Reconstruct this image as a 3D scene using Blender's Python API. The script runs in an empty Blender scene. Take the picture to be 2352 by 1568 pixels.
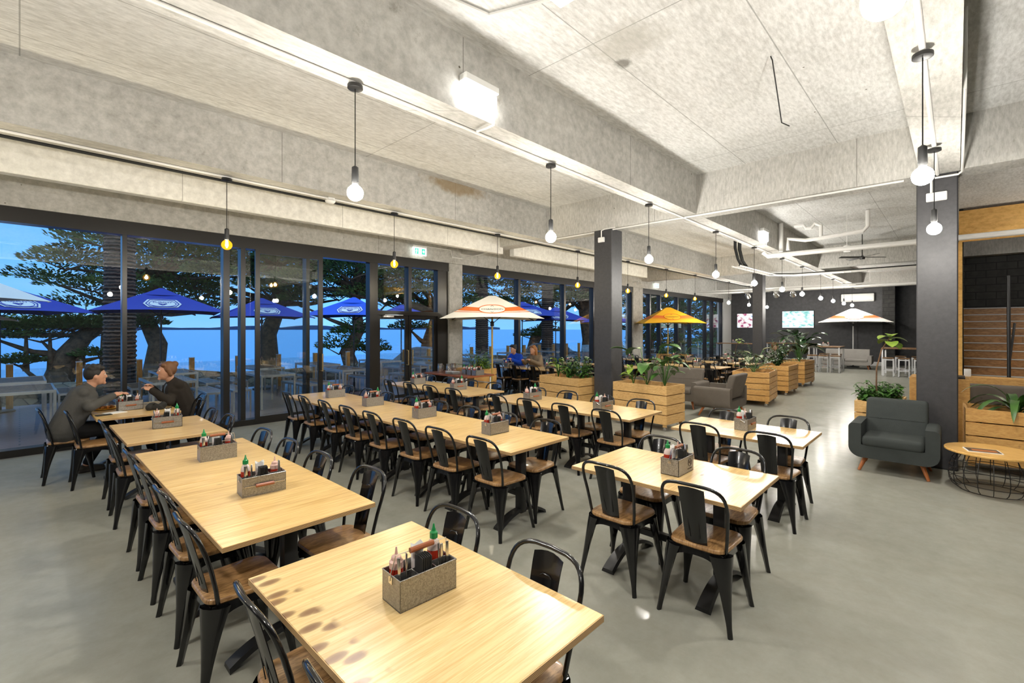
import bpy, math, random
from mathutils import Vector, Matrix
R = math.radians
sc = bpy.context.scene
col = sc.collection
# ---------------------------------------------------------------- camera, world, exposure
cam_d = bpy.data.cameras.new('camera')
cam = bpy.data.objects.new('camera', cam_d); col.objects.link(cam)
cam.location = (0, 0, 1.78)
cam.rotation_euler = (R(90), 0, -math.atan2(.7251, .6886))
cam_d.sensor_width = 36; cam_d.lens = 1074 / 2352 * 36
cam_d.shift_y = -29 / 2352
cam_d.clip_start = .03; cam_d.clip_end = 6000
sc.camera = cam
sc.cycles.max_bounces = 9; sc.cycles.transparent_max_bounces = 14; sc.cycles.caustics_reflective = False; sc.cycles.caustics_refractive = False
vs = sc.view_settings
vs.view_transform = 'Standard'; vs.look = 'None'; vs.gamma = 1; vs.use_curve_mapping = False
vs.exposure = 1.0
BULB = 325.0      # radiance of the white globe bulbs
AMB = 46.0        # watts of each amber filament lamp
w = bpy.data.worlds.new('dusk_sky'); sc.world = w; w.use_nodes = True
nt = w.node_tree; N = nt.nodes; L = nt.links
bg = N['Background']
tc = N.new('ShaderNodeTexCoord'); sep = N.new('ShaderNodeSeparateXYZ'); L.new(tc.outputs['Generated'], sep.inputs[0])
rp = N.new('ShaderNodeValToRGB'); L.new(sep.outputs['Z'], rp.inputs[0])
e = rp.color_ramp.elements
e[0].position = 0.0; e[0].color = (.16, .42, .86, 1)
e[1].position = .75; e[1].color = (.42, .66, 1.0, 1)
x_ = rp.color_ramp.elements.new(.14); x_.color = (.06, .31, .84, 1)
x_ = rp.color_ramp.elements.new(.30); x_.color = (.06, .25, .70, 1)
x_ = rp.color_ramp.elements.new(.42); x_.color = (.30, .52, .90, 1)  # unseen overhead sky made brighter than dusk, added to light the deck and trees
mp = N.new('ShaderNodeMapping'); mp.inputs['Scale'].default_value = (2.2, 2.2, 16); L.new(tc.outputs['Generated'], mp.inputs[0])
nz = N.new('ShaderNodeTexNoise'); nz.inputs['Scale'].default_value = 2.0; nz.inputs['Detail'].default_value = 5; L.new(mp.outputs[0], nz.inputs[0])
cr = N.new('ShaderNodeValToRGB'); cr.color_ramp.elements[0].position = .42; cr.color_ramp.elements[1].position = .75
cr.color_ramp.elements[0].color = (0, 0, 0, 1); cr.color_ramp.elements[1].color = (.55, .55, .55, 1); L.new(nz.outputs[0], cr.inputs[0])
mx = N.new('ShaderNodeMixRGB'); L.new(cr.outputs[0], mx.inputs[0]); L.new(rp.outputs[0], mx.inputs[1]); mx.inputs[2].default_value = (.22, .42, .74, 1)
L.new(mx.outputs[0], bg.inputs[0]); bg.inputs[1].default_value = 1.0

# ---------------------------------------------------------------- object helpers
def tag(o, label=None, cat=None, group=None, kind=None):
    if label: o['label'] = label
    if cat: o['category'] = cat
    if group: o['group'] = group
    if kind: o['kind'] = kind
    return o
def empty(name, loc=(0, 0, 0), rz=0):
    o = bpy.data.objects.new(name, None); col.objects.link(o)
    o.location = loc; o.rotation_euler = (0, 0, rz); o.empty_display_size = .1
    return o
KIDS = {}
def link_child(o, parent):
    o.parent = parent; KIDS.setdefault(parent.name, []).append(o)
def copy_tree(o, parent=None):
    c = o.copy(); col.objects.link(c)
    if parent: link_child(c, parent)
    for k in list(KIDS.get(o.name, [])): copy_tree(k, c)
    return c
def V(*a): return Vector(a)
class MB:
    def __init__(s): s.v = []; s.f = []; s.m = []; s.T = None
    def add(s, vs, fs, mi=0):
        b = len(s.v)
        for p in vs:
            p = Vector(p)
            s.v.append(tuple(s.T @ p) if s.T is not None else tuple(p))
        for f in fs: s.f.append([b + i for i in f]); s.m.append(mi)
        return s
    def box(s, x0, x1, y0, y1, z0, z1, mi=0):
        return s.add([(x, y, z) for z in (z0, z1) for x, y in ((x0, y0), (x1, y0), (x1, y1), (x0, y1))],
                     [(3, 2, 1, 0), (4, 5, 6, 7), (0, 1, 5, 4), (1, 2, 6, 5), (2, 3, 7, 6), (3, 0, 4, 7)], mi)
    def bevbox(s, x0, x1, y0, y1, z0, z1, r=.01, n=2, mi=0):
        cx, cy, cz = (x0+x1)/2, (y0+y1)/2, (z0+z1)/2
        hx, hy, hz = (x1-x0)/2-r, (y1-y0)/2-r, (z1-z0)/2-r
        ring = []; per = 4*(n+1)
        lats = [-90+90*i/n for i in range(n+1)] + [90*i/n for i in range(n+1)]
        sg = [-1]*(n+1)+[1]*(n+1)
        vs = []
        for la, sz in zip(lats, sg):
            for q in range(4):
                sx = (1, -1, -1, 1)[q]; sy = (1, 1, -1, -1)[q]
                for j in range(n+1):
                    a = R(q*90+90*j/n)
                    vs.append((cx+sx*hx+r*math.cos(R(la))*math.cos(a), cy+sy*hy+r*math.cos(R(la))*math.sin(a), cz+sz*hz+r*math.sin(R(la))))
        fs = []
        nl = len(lats)
        for i in range(nl-1):
            for j in range(per):
                k = (j+1) % per
                fs.append((i*per+j, i*per+k, (i+1)*per+k, (i+1)*per+j))
        fs.append(tuple(range(per-1, -1, -1))); fs.append(tuple((nl-1)*per+j for j in range(per)))
        return s.add(vs, fs, mi)
    def tube(s, pts, r, n=8, closed=False, mi=0, cap=True):
        pts = [Vector(p) for p in pts]; m = len(pts)
        rs = r if isinstance(r, (list, tuple)) else [r]*m
        vs = []; up = None
        for i, p in enumerate(pts):
            a = pts[(i-1) % m] if (closed or i) else p
            b = pts[(i+1) % m] if (closed or i < m-1) else p
            t = (b-a); t = t.normalized() if t.length > 1e-9 else V(0, 0, 1)
            if up is None:
                up = V(0, 0, 1) if abs(t.z) < .9 else V(1, 0, 0)
            u = (up - t*up.dot(t))
            if u.length < 1e-4: u = t.orthogonal()
            u.normalize(); w_ = t.cross(u); up = u
            for j in range(n):
                an = 2*math.pi*j/n
                vs.append(p + (u*math.cos(an)+w_*math.sin(an))*rs[i])
        fs = []
        for i in range(m if closed else m-1):
            k = (i+1) % m
            for j in range(n):
                q = (j+1) % n
                fs.append((i*n+j, i*n+q, k*n+q, k*n+j))
        if cap and not closed:
            fs.append(tuple(range(n-1, -1, -1))); fs.append(tuple((m-1)*n+j for j in range(n)))
        return s.add(vs, fs, mi)
    def lathe(s, prof, n=16, c=(0, 0, 0), mi=0):
        vs = []; fs = []
        for r, z in prof:
            for j in range(n):
                a = 2*math.pi*j/n; vs.append((c[0]+r*math.cos(a), c[1]+r*math.sin(a), c[2]+z))
        for i in range(len(prof)-1):
            for j in range(n):
                k = (j+1) % n; fs.append((i*n+j, i*n+k, (i+1)*n+k, (i+1)*n+j))
        fs.append(tuple(range(n-1, -1, -1))); fs.append(tuple((len(prof)-1)*n+j for j in range(n)))
        return s.add(vs, fs, mi)
    def slab(s, poly, z0, z1, bev=0, mi=0):
        n = len(poly); cx = sum(p[0] for p in poly)/n; cy = sum(p[1] for p in poly)/n
        def ins(p, b):
            d = math.hypot(p[0]-cx, p[1]-cy); k = max(0, (d-b)/d) if d else 1
            return (cx+(p[0]-cx)*k, cy+(p[1]-cy)*k)
        rings = [(0, z0), (0, z1)] if not bev else [(bev, z0), (0, z0+bev), (0, z1-bev), (bev*.4, z1-bev*.3), (bev, z1)]
        vs = []; fs = []
        for b, z in rings: vs += [(*ins(p, b), z) for p in poly]
        for i in range(len(rings)-1):
            for j in range(n):
                k = (j+1) % n; fs.append((i*n+j, i*n+k, (i+1)*n+k, (i+1)*n+j))
        fs.append(tuple(range(n-1, -1, -1))); fs.append(tuple((len(rings)-1)*n+j for j in range(n)))
        return s.add(vs, fs, mi)
    def extrude(s, poly, vec, mi=0):       # 3D planar polygon pushed along vec
        n = len(poly); p = [Vector(q) for q in poly]; v_ = Vector(vec)
        vs = p + [q+v_ for q in p]
        fs = [tuple(range(n-1, -1, -1)), tuple(range(n, 2*n))] + [(j, (j+1) % n, n+(j+1) % n, n+j) for j in range(n)]
        return s.add(vs, fs, mi)
    def grid(s, P, mi=0, thick=0, closed=False):
        nu = len(P); nv = len(P[0]); flat = [Vector(q) for row in P for q in row]
        fs = []
        for i in range(nu-1):
            for j in range(nv-1 if not closed else nv):
                k = (j+1) % nv; fs.append((i*nv+j, i*nv+k, (i+1)*nv+k, (i+1)*nv+j))
        if not thick: return s.add(flat, fs, mi)
        nr = [V(0, 0, 0) for _ in flat]
        for f in fs:
            a, b, c = flat[f[0]], flat[f[1]], flat[f[2]]; d_ = flat[f[3]]
            q = (c-a).cross(d_-b)
            for i in f: nr[i] += q
        off = [p - (n_.normalized()*thick if n_.length > 0 else n_) for p, n_ in zip(flat, nr)]
        m = len(flat); F = list(fs) + [tuple(m+i for i in reversed(f)) for f in fs]
        if not closed:
            bd = [i for i in range(nv)] + [i*nv+nv-1 for i in range(1, nu)] + [(nu-1)*nv+j for j in range(nv-2, -1, -1)] + [i*nv for i in range(nu-2, 0, -1)]
            for a, b in zip(bd, bd[1:]+bd[:1]): F.append((b, a, m+a, m+b))
        return s.add(flat+off, F, mi)
    def sphere(s, c, r, n=12, m=8, sc3=(1, 1, 1), mi=0):
        pr = [(max(1e-4, math.sin(math.pi*i/m)), -math.cos(math.pi*i/m)) for i in range(m+1)]
        vs = []; fs = []
        for a, z in pr:
            for j in range(n):
                t = 2*math.pi*j/n; vs.append((c[0]+r*sc3[0]*a*math.cos(t), c[1]+r*sc3[1]*a*math.sin(t), c[2]+r*sc3[2]*z))
        for i in range(m):
            for j in range(n):
                k = (j+1) % n; fs.append((i*n+j, i*n+k, (i+1)*n+k, (i+1)*n+j))
        return s.add(vs, fs, mi)
    def leaf(s, p, d, ln, wd, droop=.4, n=5, fold=.15, mi=0):
        p = Vector(p); d = Vector(d).normalized()
        side = d.cross(V(0, 0, 1)); side = side.normalized() if side.length > .05 else V(1, 0, 0)
        P = []; q = p.copy(); dd = d.copy()
        for i in range(n+1):
            t = i/n; wv = wd*math.sin(math.pi*min(1, .06+t*.94))**.75 * (1 if t < 1 else .02)
            upv = side.cross(dd).normalized()
            P.append([q - side*wv/2 + upv*fold*wv, q, q + side*wv/2 + upv*fold*wv])
            q = q + dd*ln/n; dd = (dd + V(0, 0, -droop/n*1.6)).normalized()
        return s.grid(P, mi)
    def build(s, name, mats, parent=None, smooth=35, loc=None, rot=None):
        me = bpy.data.meshes.new(name); me.from_pydata(s.v, [], s.f)
        if not isinstance(mats, (list, tuple)): mats = [mats]
        for m_ in mats: me.materials.append(m_)
        if len(mats) > 1: me.polygons.foreach_set('material_index', s.m)
        if smooth:
            me.polygons.foreach_set('use_smooth', [True]*len(me.polygons))
            me.set_sharp_from_angle(angle=R(smooth))
        me.validate(); me.update()
        o = bpy.data.objects.new(name, me); col.objects.link(o)
        if parent: link_child(o, parent)
        if loc is not None: o.location = loc
        if rot is not None: o.rotation_euler = rot
        return o
def struct(name, mb, m, parent=None, smooth=0):
    o = mb.build(name, m, parent, smooth=smooth)
    if not parent: o['kind'] = 'structure'
    return o

# ---------------------------------------------------------------- materials
class NM:
    def __init__(s, name, rough=.5, metal=0, base=(.5, .5, .5), coat=0, spec=.5):
        s.m = bpy.data.materials.new(name); s.m.use_nodes = True
        s.n = s.m.node_tree.nodes; s.l = s.m.node_tree.links; s.b = s.n['Principled BSDF']
        s.set('Roughness', rough); s.set('Metallic', metal); s.set('Base Color', (*base, 1)); s.set('Coat Weight', coat); s.set('Specular IOR Level', spec)
        s._tc = None
    def set(s, k, v): s.b.inputs[k].default_value = v
    def tc(s, kind='Object'):
        if not s._tc: s._tc = s.n.new('ShaderNodeTexCoord')
        return s._tc.outputs[kind]
    def map(s, scale=(1, 1, 1), rot=(0, 0, 0), loc=(0, 0, 0), rand=0, src=None):
        m = s.n.new('ShaderNodeMapping'); m.inputs['Scale'].default_value = scale; m.inputs['Rotation'].default_value = rot; m.inputs['Location'].default_value = loc
        src = src or s.tc()
        if rand:
            oi = s.n.new('ShaderNodeObjectInfo'); ml = s.n.new('ShaderNodeMath'); ml.operation = 'MULTIPLY'; ml.inputs[1].default_value = rand
            s.l.new(oi.outputs['Random'], ml.inputs[0]); ad = s.n.new('ShaderNodeVectorMath'); s.l.new(src, ad.inputs[0]); s.l.new(ml.outputs[0], ad.inputs[1]); src = ad.outputs[0]
        s.l.new(src, m.inputs[0]); return m.outputs[0]
    def noise(s, scale, vec=None, detail=4, rough=.55, dist=0):
        n = s.n.new('ShaderNodeTexNoise'); n.inputs['Scale'].default_value = scale; n.inputs['Detail'].default_value = detail; n.inputs['Roughness'].default_value = rough; n.inputs['Distortion'].default_value = dist
        s.l.new(vec or s.tc(), n.inputs['Vector']); return n.outputs[0]
    def voro(s, scale, vec=None, feature='F1', out='Distance', dim='3D'):
        n = s.n.new('ShaderNodeTexVoronoi'); n.voronoi_dimensions = dim; n.feature = feature; n.inputs['Scale'].default_value = scale; s.l.new(vec or s.tc(), n.inputs['Vector']); return n.outputs[out]
    def wave(s, scale, vec, dist=4, detail=3, dscale=1, dir='X'):
        n = s.n.new('ShaderNodeTexWave'); n.bands_direction = dir; n.inputs['Scale'].default_value = scale; n.inputs['Distortion'].default_value = dist; n.inputs['Detail'].default_value = detail; n.inputs['Detail Scale'].default_value = dscale
        s.l.new(vec, n.inputs['Vector']); return n.outputs[0]
    def brick(s, vec, w, h, mort=.01, off=.5):
        n = s.n.new('ShaderNodeTexBrick'); n.inputs['Scale'].default_value = 1; n.inputs['Brick Width'].default_value = w; n.inputs['Row Height'].default_value = h; n.inputs['Mortar Size'].default_value = mort; n.offset = off
        n.inputs['Mortar Smooth'].default_value = .2
        s.l.new(vec, n.inputs['Vector']); return n.outputs['Fac']
    def ramp(s, fac, stops):
        r = s.n.new('ShaderNodeValToRGB'); s.l.new(fac, r.inputs[0]); els = r.color_ramp.elements
        while len(els) < len(stops): els.new(.5)
        for e_, (p, c) in zip(els, stops):
            e_.position = p; e_.color = (*c, 1) if isinstance(c, tuple) else (c, c, c, 1)
        return r.outputs[0]
    def mix(s, fac, a, b, mode='MIX'):
        m = s.n.new('ShaderNodeMixRGB'); m.blend_type = mode
        for k, v in ((0, fac), (1, a), (2, b)):
            if isinstance(v, (int, float)): m.inputs[k].default_value = v if k == 0 else (v, v, v, 1)
            elif isinstance(v, tuple): m.inputs[k].default_value = (*v, 1)
            else: s.l.new(v, m.inputs[k])
        return m.outputs[0]
    def to(s, key, out): s.l.new(out, s.b.inputs[key]); return s
    def bump(s, h, strength=.2, dist=.01):
        b = s.n.new('ShaderNodeBump'); b.inputs['Strength'].default_value = strength; b.inputs['Distance'].default_value = dist
        s.l.new(h, b.inputs['Height']); s.l.new(b.outputs[0], s.b.inputs['Normal']); return s
def plain(name, c, rough=.5, metal=0, coat=0, spec=.5): return NM(name, rough, metal, c, coat, spec).m
def fabric(name, c, c2):
    k = NM(name, .9, spec=.2); n = k.noise(260, detail=2); g = k.noise(5)
    k.to('Base Color', k.mix(g, k.ramp(n, [(.3, c), (.7, c2)]), tuple(x*.85 for x in c), 'MIX')); k.bump(n, .25, .002); return k.m
def emis(name, c, st):
    m = bpy.data.materials.new(name); m.use_nodes = True; n = m.node_tree.nodes; n.remove(n['Principled BSDF'])
    e_ = n.new('ShaderNodeEmission'); e_.inputs[0].default_value = (*c, 1); e_.inputs[1].default_value = st
    m.node_tree.links.new(e_.outputs[0], n['Material Output'].inputs[0]); return m
def concrete(name, lo, hi, jx, jy, plane, stain=.5, marks=()):
    k = NM(name, .85, spec=.25); o = k.tc()
    if plane == 'xy': vec = o
    else:
        sp = k.n.new('ShaderNodeSeparateXYZ'); k.l.new(o, sp.inputs[0]); ad = k.n.new('ShaderNodeMath'); k.l.new(sp.outputs[0], ad.inputs[0]); k.l.new(sp.outputs[1], ad.inputs[1])
        cb = k.n.new('ShaderNodeCombineXYZ'); k.l.new(ad.outputs[0], cb.inputs[0]); k.l.new(sp.outputs[2], cb.inputs[1]); vec = cb.outputs[0]
    big = k.noise(.55, k.map((1, 2.2, 1)), 7, .62, .4); fine = k.noise(9, k.map((1, 3.5, 1)), 8, .7); sp2 = k.noise(3.2, None, 9, .78)
    c = k.ramp(big, [(.3, lo), (.62, hi)])
    c = k.mix(.6, c, k.ramp(fine, [(.3, tuple(x*.72 for x in lo)), (.65, hi)]), 'MIX')
    dark = k.ramp(sp2, [(.60, 0.0), (.74, stain)])
    c = k.mix(dark, c, tuple(x*.5*y for x, y in zip(lo, (1, .88, .68))))
    br = k.brick(vec, jx, jy, .006, 0)
    c = k.mix(k.ramp(br, [(0, 0.0), (1, .65)]), c, tuple(x*.45 for x in lo))
    holes = k.ramp(k.voro(2.3), [(.018, 1.0), (.03, 0.0)])
    c = k.mix(holes, c, (.10, .085, .06))
    for (cx, cy, cz), sc3, colr in marks:        # water stains and rough patches with a shape of their own
        d = k.n.new('ShaderNodeVectorMath'); d.operation = 'LENGTH'; mpv = k.map(sc3, loc=tuple(-a*b for a, b in zip((cx, cy, cz), sc3)))
        k.l.new(mpv, d.inputs[0]); ad2 = k.n.new('ShaderNodeMath'); k.l.new(d.outputs['Value'], ad2.inputs[0]); nn = k.n.new('ShaderNodeMath'); nn.operation = 'MULTIPLY'; nn.inputs[1].default_value = 1.5
        k.l.new(k.noise(5.5, None, 8, .75), nn.inputs[0]); k.l.new(nn.outputs[0], ad2.inputs[1])
        mr = k.n.new('ShaderNodeMapRange'); mr.inputs[1].default_value = 1.85; mr.inputs[2].default_value = 1.25; mr.inputs[4].default_value = .75 if colr[0] < .3 else .55; k.l.new(ad2.outputs[0], mr.inputs[0]); c = k.mix(mr.outputs[0], c, colr)
    k.to('Base Color', c); k.bump(fine, .25, .01); return k.m
M = {}
M['slab'] = concrete('ceiling_concrete', (.46, .455, .43), (.75, .75, .735), 3.66, 1.22, 'xy', .35, [((3.85, 2.2, 4.42), (3.2, 2.6, 1), (.36, .345, .30)), ((4.14, 2.39, 4.42), (11, 11, 1), (.12, .11, .09))])
M['beam'] = concrete('beam_concrete', (.33, .318, .285), (.58, .57, .535), 3.0, 9, 'v', .6, [((5.45, 6.57, 4.36), (1.35, 1, 6), (.25, .17, .075))])
M['panel'] = concrete('panel_concrete', (.62, .605, .56), (.84, .83, .79), 2.4, 9, 'v', .25)
k = NM('polished_concrete', .2, spec=0)
g = k.noise(.45, None, 8, .65, .6); f_ = k.noise(6, None, 9, .75); st = k.noise(1.7, k.map((1, .45, 1)), 8, .7, 1.0)
c = k.ramp(g, [(.25, (.25, .25, .21)), (.75, (.345, .342, .30))]); c = k.mix(.5, c, k.ramp(f_, [(.3, (.235, .235, .20)), (.7, (.36, .355, .31))]))
c = k.mix(k.ramp(st, [(.45, 0.0), (.8, .4)]), c, (.235, .215, .165)); k.to('Base Color', c)
k.to('Roughness', k.ramp(k.noise(2.6, None, 7, .7), [(.3, .13), (.7, .26)]))
# a thin sealed sheen over the matt concrete: weak mirror that grows gently towards grazing view
_lw = k.n.new('ShaderNodeLayerWeight'); _p = k.n.new('ShaderNodeMath'); _p.operation = 'POWER'; _p.inputs[1].default_value = 4; k.l.new(_lw.outputs['Facing'], _p.inputs[0])
_q = k.n.new('ShaderNodeMath'); _q.operation = 'MULTIPLY_ADD'; _q.inputs[1].default_value = .17; _q.inputs[2].default_value = .03; k.l.new(_p.outputs[0], _q.inputs[0])
_g = k.n.new('ShaderNodeBsdfGlossy'); k.l.new(k.b.inputs['Roughness'].links[0].from_socket, _g.inputs['Roughness']); _ms = k.n.new('ShaderNodeMixShader')
k.l.new(_q.outputs[0], _ms.inputs[0]); k.l.new(k.b.outputs[0], _ms.inputs[1]); k.l.new(_g.outputs[0], _ms.inputs[2]); k.l.new(_ms.outputs[0], k.n['Material Output'].inputs[0]); M['floor'] = k.m
def ply(name, c1, c2, c3, sc=(1.2, 16, 4), knots=True, rough=.28):
    k = NM(name, rough, coat=.15); v_ = k.map(sc, rand=13); n1 = k.noise(1.6, v_, 6, .6, .5); n2 = k.noise(5.5, k.map((sc[0]*.7, sc[1]*1.6, sc[2]), rand=7), 5, .65, .3)
    c = k.ramp(n1, [(.28, c1), (.5, c2), (.72, c3)]); c = k.mix(.5, c, k.ramp(n2, [(.38, c1), (.58, c3)]))
    if knots == 'row':
        sx = k.n.new('ShaderNodeSeparateXYZ'); k.l.new(k.tc(), sx.inputs[0])
        vo = k.voro(11, k.map((.62, 1.25, 1)), dim='2D'); kn = k.ramp(vo, [(.10, 1.0), (.24, .8), (.34, 0.0)]); ms = k.ramp(sx.outputs[0], [(.0, 0.0), (1, 0.0)])
        mm = k.n.new('ShaderNodeMapRange'); mm.inputs[1].default_value = -.27; mm.inputs[2].default_value = -.30; k.l.new(sx.outputs[0], mm.inputs[0])
        m2 = k.n.new('ShaderNodeMath'); m2.operation = 'MULTIPLY'; k.l.new(mm.outputs[0], m2.inputs[0]); k.l.new(kn, m2.inputs[1]); c = k.mix(m2.outputs[0], c, (.20, .10, .035))
    elif knots:
        vo = k.voro(2.0, k.map((1.1, 2.4, 0 if sc[2] < 10 else 1), rand=9)); kn = k.ramp(vo, [(.03, .9), (.08, 0.0)])
        c = k.mix(kn, c, (.19, .10, .035))
    k.to('Base Color', c); k.bump(n2, .08, .003); return k.m
M['ply'] = ply('plywood_top', (.47, .26, .075), (.66, .43, .15), (.78, .58, .27), (1.0, 9, 4))
M['plyk'] = ply('knotty_plywood_top', (.52, .31, .11), (.71, .50, .21), (.80, .61, .31), (1.0, 10, 4), 'row')
M['ply2'] = ply('plywood_panel', (.52, .27, .06), (.74, .43, .12), (.80, .50, .17), (8, 1, 3))
k = NM('plywood_edge', .5); z_ = k.wave(62, k.map((0, 0, 1)), .4, 1, 1, 'Z'); k.to('Base Color', k.ramp(z_, [(.3, (.22, .11, .045)), (.7, (.66, .44, .2))])); M['plyedge'] = k.m
M['pine'] = ply('pine_plank', (.48, .26, .08), (.66, .39, .135), (.75, .50, .21), (2.2, 2.2, 15), True, .55)
M['pine2'] = ply('honey_pine_plank', (.44, .215, .055), (.62, .33, .09), (.70, .42, .14), (2.2, 2.2, 15), True, .5)
M['seat'] = ply('chair_seat_wood', (.13, .06, .022), (.31, .165, .06), (.50, .30, .13), (26, 2.0, 3), False, .35)
M['timber'] = ply('dark_timber', (.07, .035, .014), (.17, .085, .03), (.30, .16, .06), (10, 1.4, 8), True, .5)
M['post'] = ply('orange_post_timber', (.36, .15, .03), (.56, .25, .05), (.66, .33, .09), (6, 6, .8), False, .6)
M['riser'] = ply('stair_riser_timber', (.16, .07, .02), (.34, .16, .05), (.46, .24, .085), (8, 1.3, 8), True, .4)
k = NM('wet_deck_boards', .3); br = k.brick(k.map((1, 1, 1)), 4.0, .14, .012, .37); n = k.noise(3, k.map((.6, 9, 1)), 5)
k.to('Base Color', k.mix(k.ramp(br, [(0, 0.0), (1, 1.0)]), k.ramp(n, [(.3, (.15, .075, .06)), (.7, (.28, .165, .14))]), (.015, .01, .01))); M['deck'] = k.m
M['black'] = plain('black_gloss_metal', (.006, .006, .0065), .17, 0, .2)
M['blackm'] = plain('black_matt_metal', (.012, .012, .012), .42)
M['frame'] = plain('dark_window_frame', (.018, .016, .014), .3, .2)
k = NM('galvanised_steel', .38, .85); vo = k.voro(190, k.map((1, 1, 1)), out='Color'); bw = k.n.new('ShaderNodeRGBToBW'); k.l.new(vo, bw.inputs[0])
k.to('Base Color', k.ramp(bw.outputs[0], [(.2, (.24, .235, .225)), (.8, (.40, .39, .37))])); k.to('Roughness', k.ramp(bw.outputs[0], [(.2, .3), (.8, .55)])); M['galv'] = k.m
M['steel'] = plain('bright_steel', (.7, .68, .65), .22, 1)
M['alu'] = plain('brushed_aluminium', (.55, .56, .58), .35, .9)
M['brass'] = plain('brass_toned_handle', (.62, .46, .22), .25, .9)
M['grip'] = plain('brown_grip_wood', (.28, .085, .03), .35)
k = NM('charcoal_paint', .48); n = k.noise(16, None, 6, .7); pt = k.noise(2.2, None, 8, .8)
c = k.ramp(n, [(.3, (.030, .030, .033)), (.7, (.048, .047, .050))]); c = k.mix(k.ramp(pt, [(.66, 0.0), (.73, .7)]), c, (.014, .014, .015)); k.to('Base Color', c); k.bump(n, .2, .004); M['charcoal'] = k.m
k = NM('black_block_wall', .75); sp = k.n.new('ShaderNodeSeparateXYZ'); k.l.new(k.tc(), sp.inputs[0]); cb = k.n.new('ShaderNodeCombineXYZ'); ad = k.n.new('ShaderNodeMath'); k.l.new(sp.outputs[0], ad.inputs[0]); k.l.new(sp.outputs[1], ad.inputs[1]); k.l.new(ad.outputs[0], cb.inputs[0]); k.l.new(sp.outputs[2], cb.inputs[1])
b_ = k.brick(cb.outputs[0], .4, .2, .012, .5); k.to('Base Color', k.mix(b_, k.ramp(k.noise(6), [(.3, (.022, .022, .020)), (.7, (.040, .039, .036))]), (.008, .008, .008))); k.bump(b_, -.4, .01); M['block'] = k.m
k = NM('charcoal_wall', .6); k.to('Base Color', k.ramp(k.noise(7, None, 6), [(.3, (.034, .034, .037)), (.7, (.055, .055, .058))])); M['cwall'] = k.m
M['white'] = plain('white_plastic', (.78, .78, .76), .35)
M['pipe'] = plain('white_pipe', (.74, .73, .70), .35)
M['greyw'] = plain('grey_white_paint', (.5, .5, .48), .5)
M['green'] = plain('green_cap_plastic', (.01, .22, .055), .3)
M['sauce'] = plain('red_sauce', (.42, .03, .012), .25, 0, .5)
M['clearp'] = plain('clear_bottle_plastic', (.62, .50, .46), .15, 0, .5)
M['pinkp'] = plain('squeeze_bottle_plastic', (.62, .40, .34), .3)
M['paper'] = plain('white_paper', (.80, .80, .78), .7)
M['napkin'] = plain('black_napkin', (.014, .014, .013), .85)
M['cream'] = plain('cream_canvas', (.86, .845, .80), .8)
M['orange'] = plain('orange_print', (.72, .17, .035), .8)
M['yellow'] = plain('amber_canvas', (.85, .46, .02), .8)
M['blue'] = plain('royal_blue_canvas', (.012, .035, .36), .75)
M['blue2'] = plain('bright_blue_canvas', (.010, .09, .62), .75)
M['ink'] = plain('dark_print', (.05, .035, .03), .7)
M['sgrey'] = fabric('grey_weave', (.13, .112, .094), (.20, .175, .148))
M['sdark'] = fabric('charcoal_weave', (.045, .052, .050), (.075, .082, .078))
M['slight'] = fabric('pale_grey_weave', (.30, .28, .26), (.40, .38, .35))
M['oleg'] = plain('orange_timber_leg', (.42, .13, .03), .4)
M['soil'] = plain('bark_mulch', (.16, .075, .03), .9)
def leafm(name, c1, c2, rough=.4, sc=9):
    k = NM(name, rough); n = k.noise(sc, None, 4); oi = k.n.new('ShaderNodeObjectInfo')
    k.to('Base Color', k.ramp(n, [(.3, c1), (.7, c2)])); return k.m
M['leaf'] = leafm('green_leaf', (.025, .085, .015), (.085, .20, .035))
M['leafb'] = leafm('bright_leaf', (.12, .27, .03), (.36, .46, .07))
M['leafd'] = leafm('dark_leaf', (.008, .028, .010), (.03, .07, .022), .25)
M['leafp'] = leafm('striped_leaf', (.05, .10, .03), (.34, .34, .20), .35, 22)
M['cyp'] = leafm('cypress_foliage', (.035, .065, .018), (.26, .32, .07), .8, .9)
M['bark'] = leafm('tree_bark', (.06, .034, .018), (.24, .13, .065), .9, 6)
k = NM('palm_trunk_bark', .9); zz = k.wave(3.2, k.map((1, 1, 1)), 2.5, 3, 3, 'Z'); k.to('Base Color', k.ramp(zz, [(.2, (.035, .02, .013)), (.8, (.21, .115, .07))])); k.bump(zz, 1.0, .06); M['palm'] = k.m
k = NM('stone_wall', .9); vo = k.voro(3.2, k.map((1, 1, 1.9)), out='Color'); bw = k.n.new('ShaderNodeRGBToBW'); k.l.new(vo, bw.inputs[0]); ed = k.voro(3.2, k.map((1, 1, 1.9)), 'DISTANCE_TO_EDGE')
k.to('Base Color', k.mix(k.ramp(ed, [(.02, 1.0), (.07, 0.0)]), k.ramp(bw.outputs[0], [(.1, (.07, .055, .04)), (.9, (.24, .19, .13))]), (.02, .018, .014))); M['stone'] = k.m
M['grass'] = leafm('seaside_ground', (.03, .04, .018), (.08, .075, .04), .95, 3)
k = NM('sea_water', .25, base=(.10, .32, .62)); k.bump(k.noise(.8, k.map((.25, 1, 1)), 6), .25, .3); M['sea'] = k.m
M['hill'] = plain('far_coast', (.05, .075, .13), .9)
M['skin'] = NM('skin', .5, base=(.52, .27, .17)).m
M['hairb'] = plain('black_hair', (.012, .010, .009), .6)
M['hairr'] = plain('brown_hair', (.13, .055, .02), .6)
M['hairo'] = plain('auburn_hair', (.30, .12, .03), .6)
M['knit'] = fabric('charcoal_knit', (.065, .065, .062), (.12, .115, .108))
M['jack'] = fabric('dark_jacket', (.022, .018, .015), (.04, .034, .028))
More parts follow.
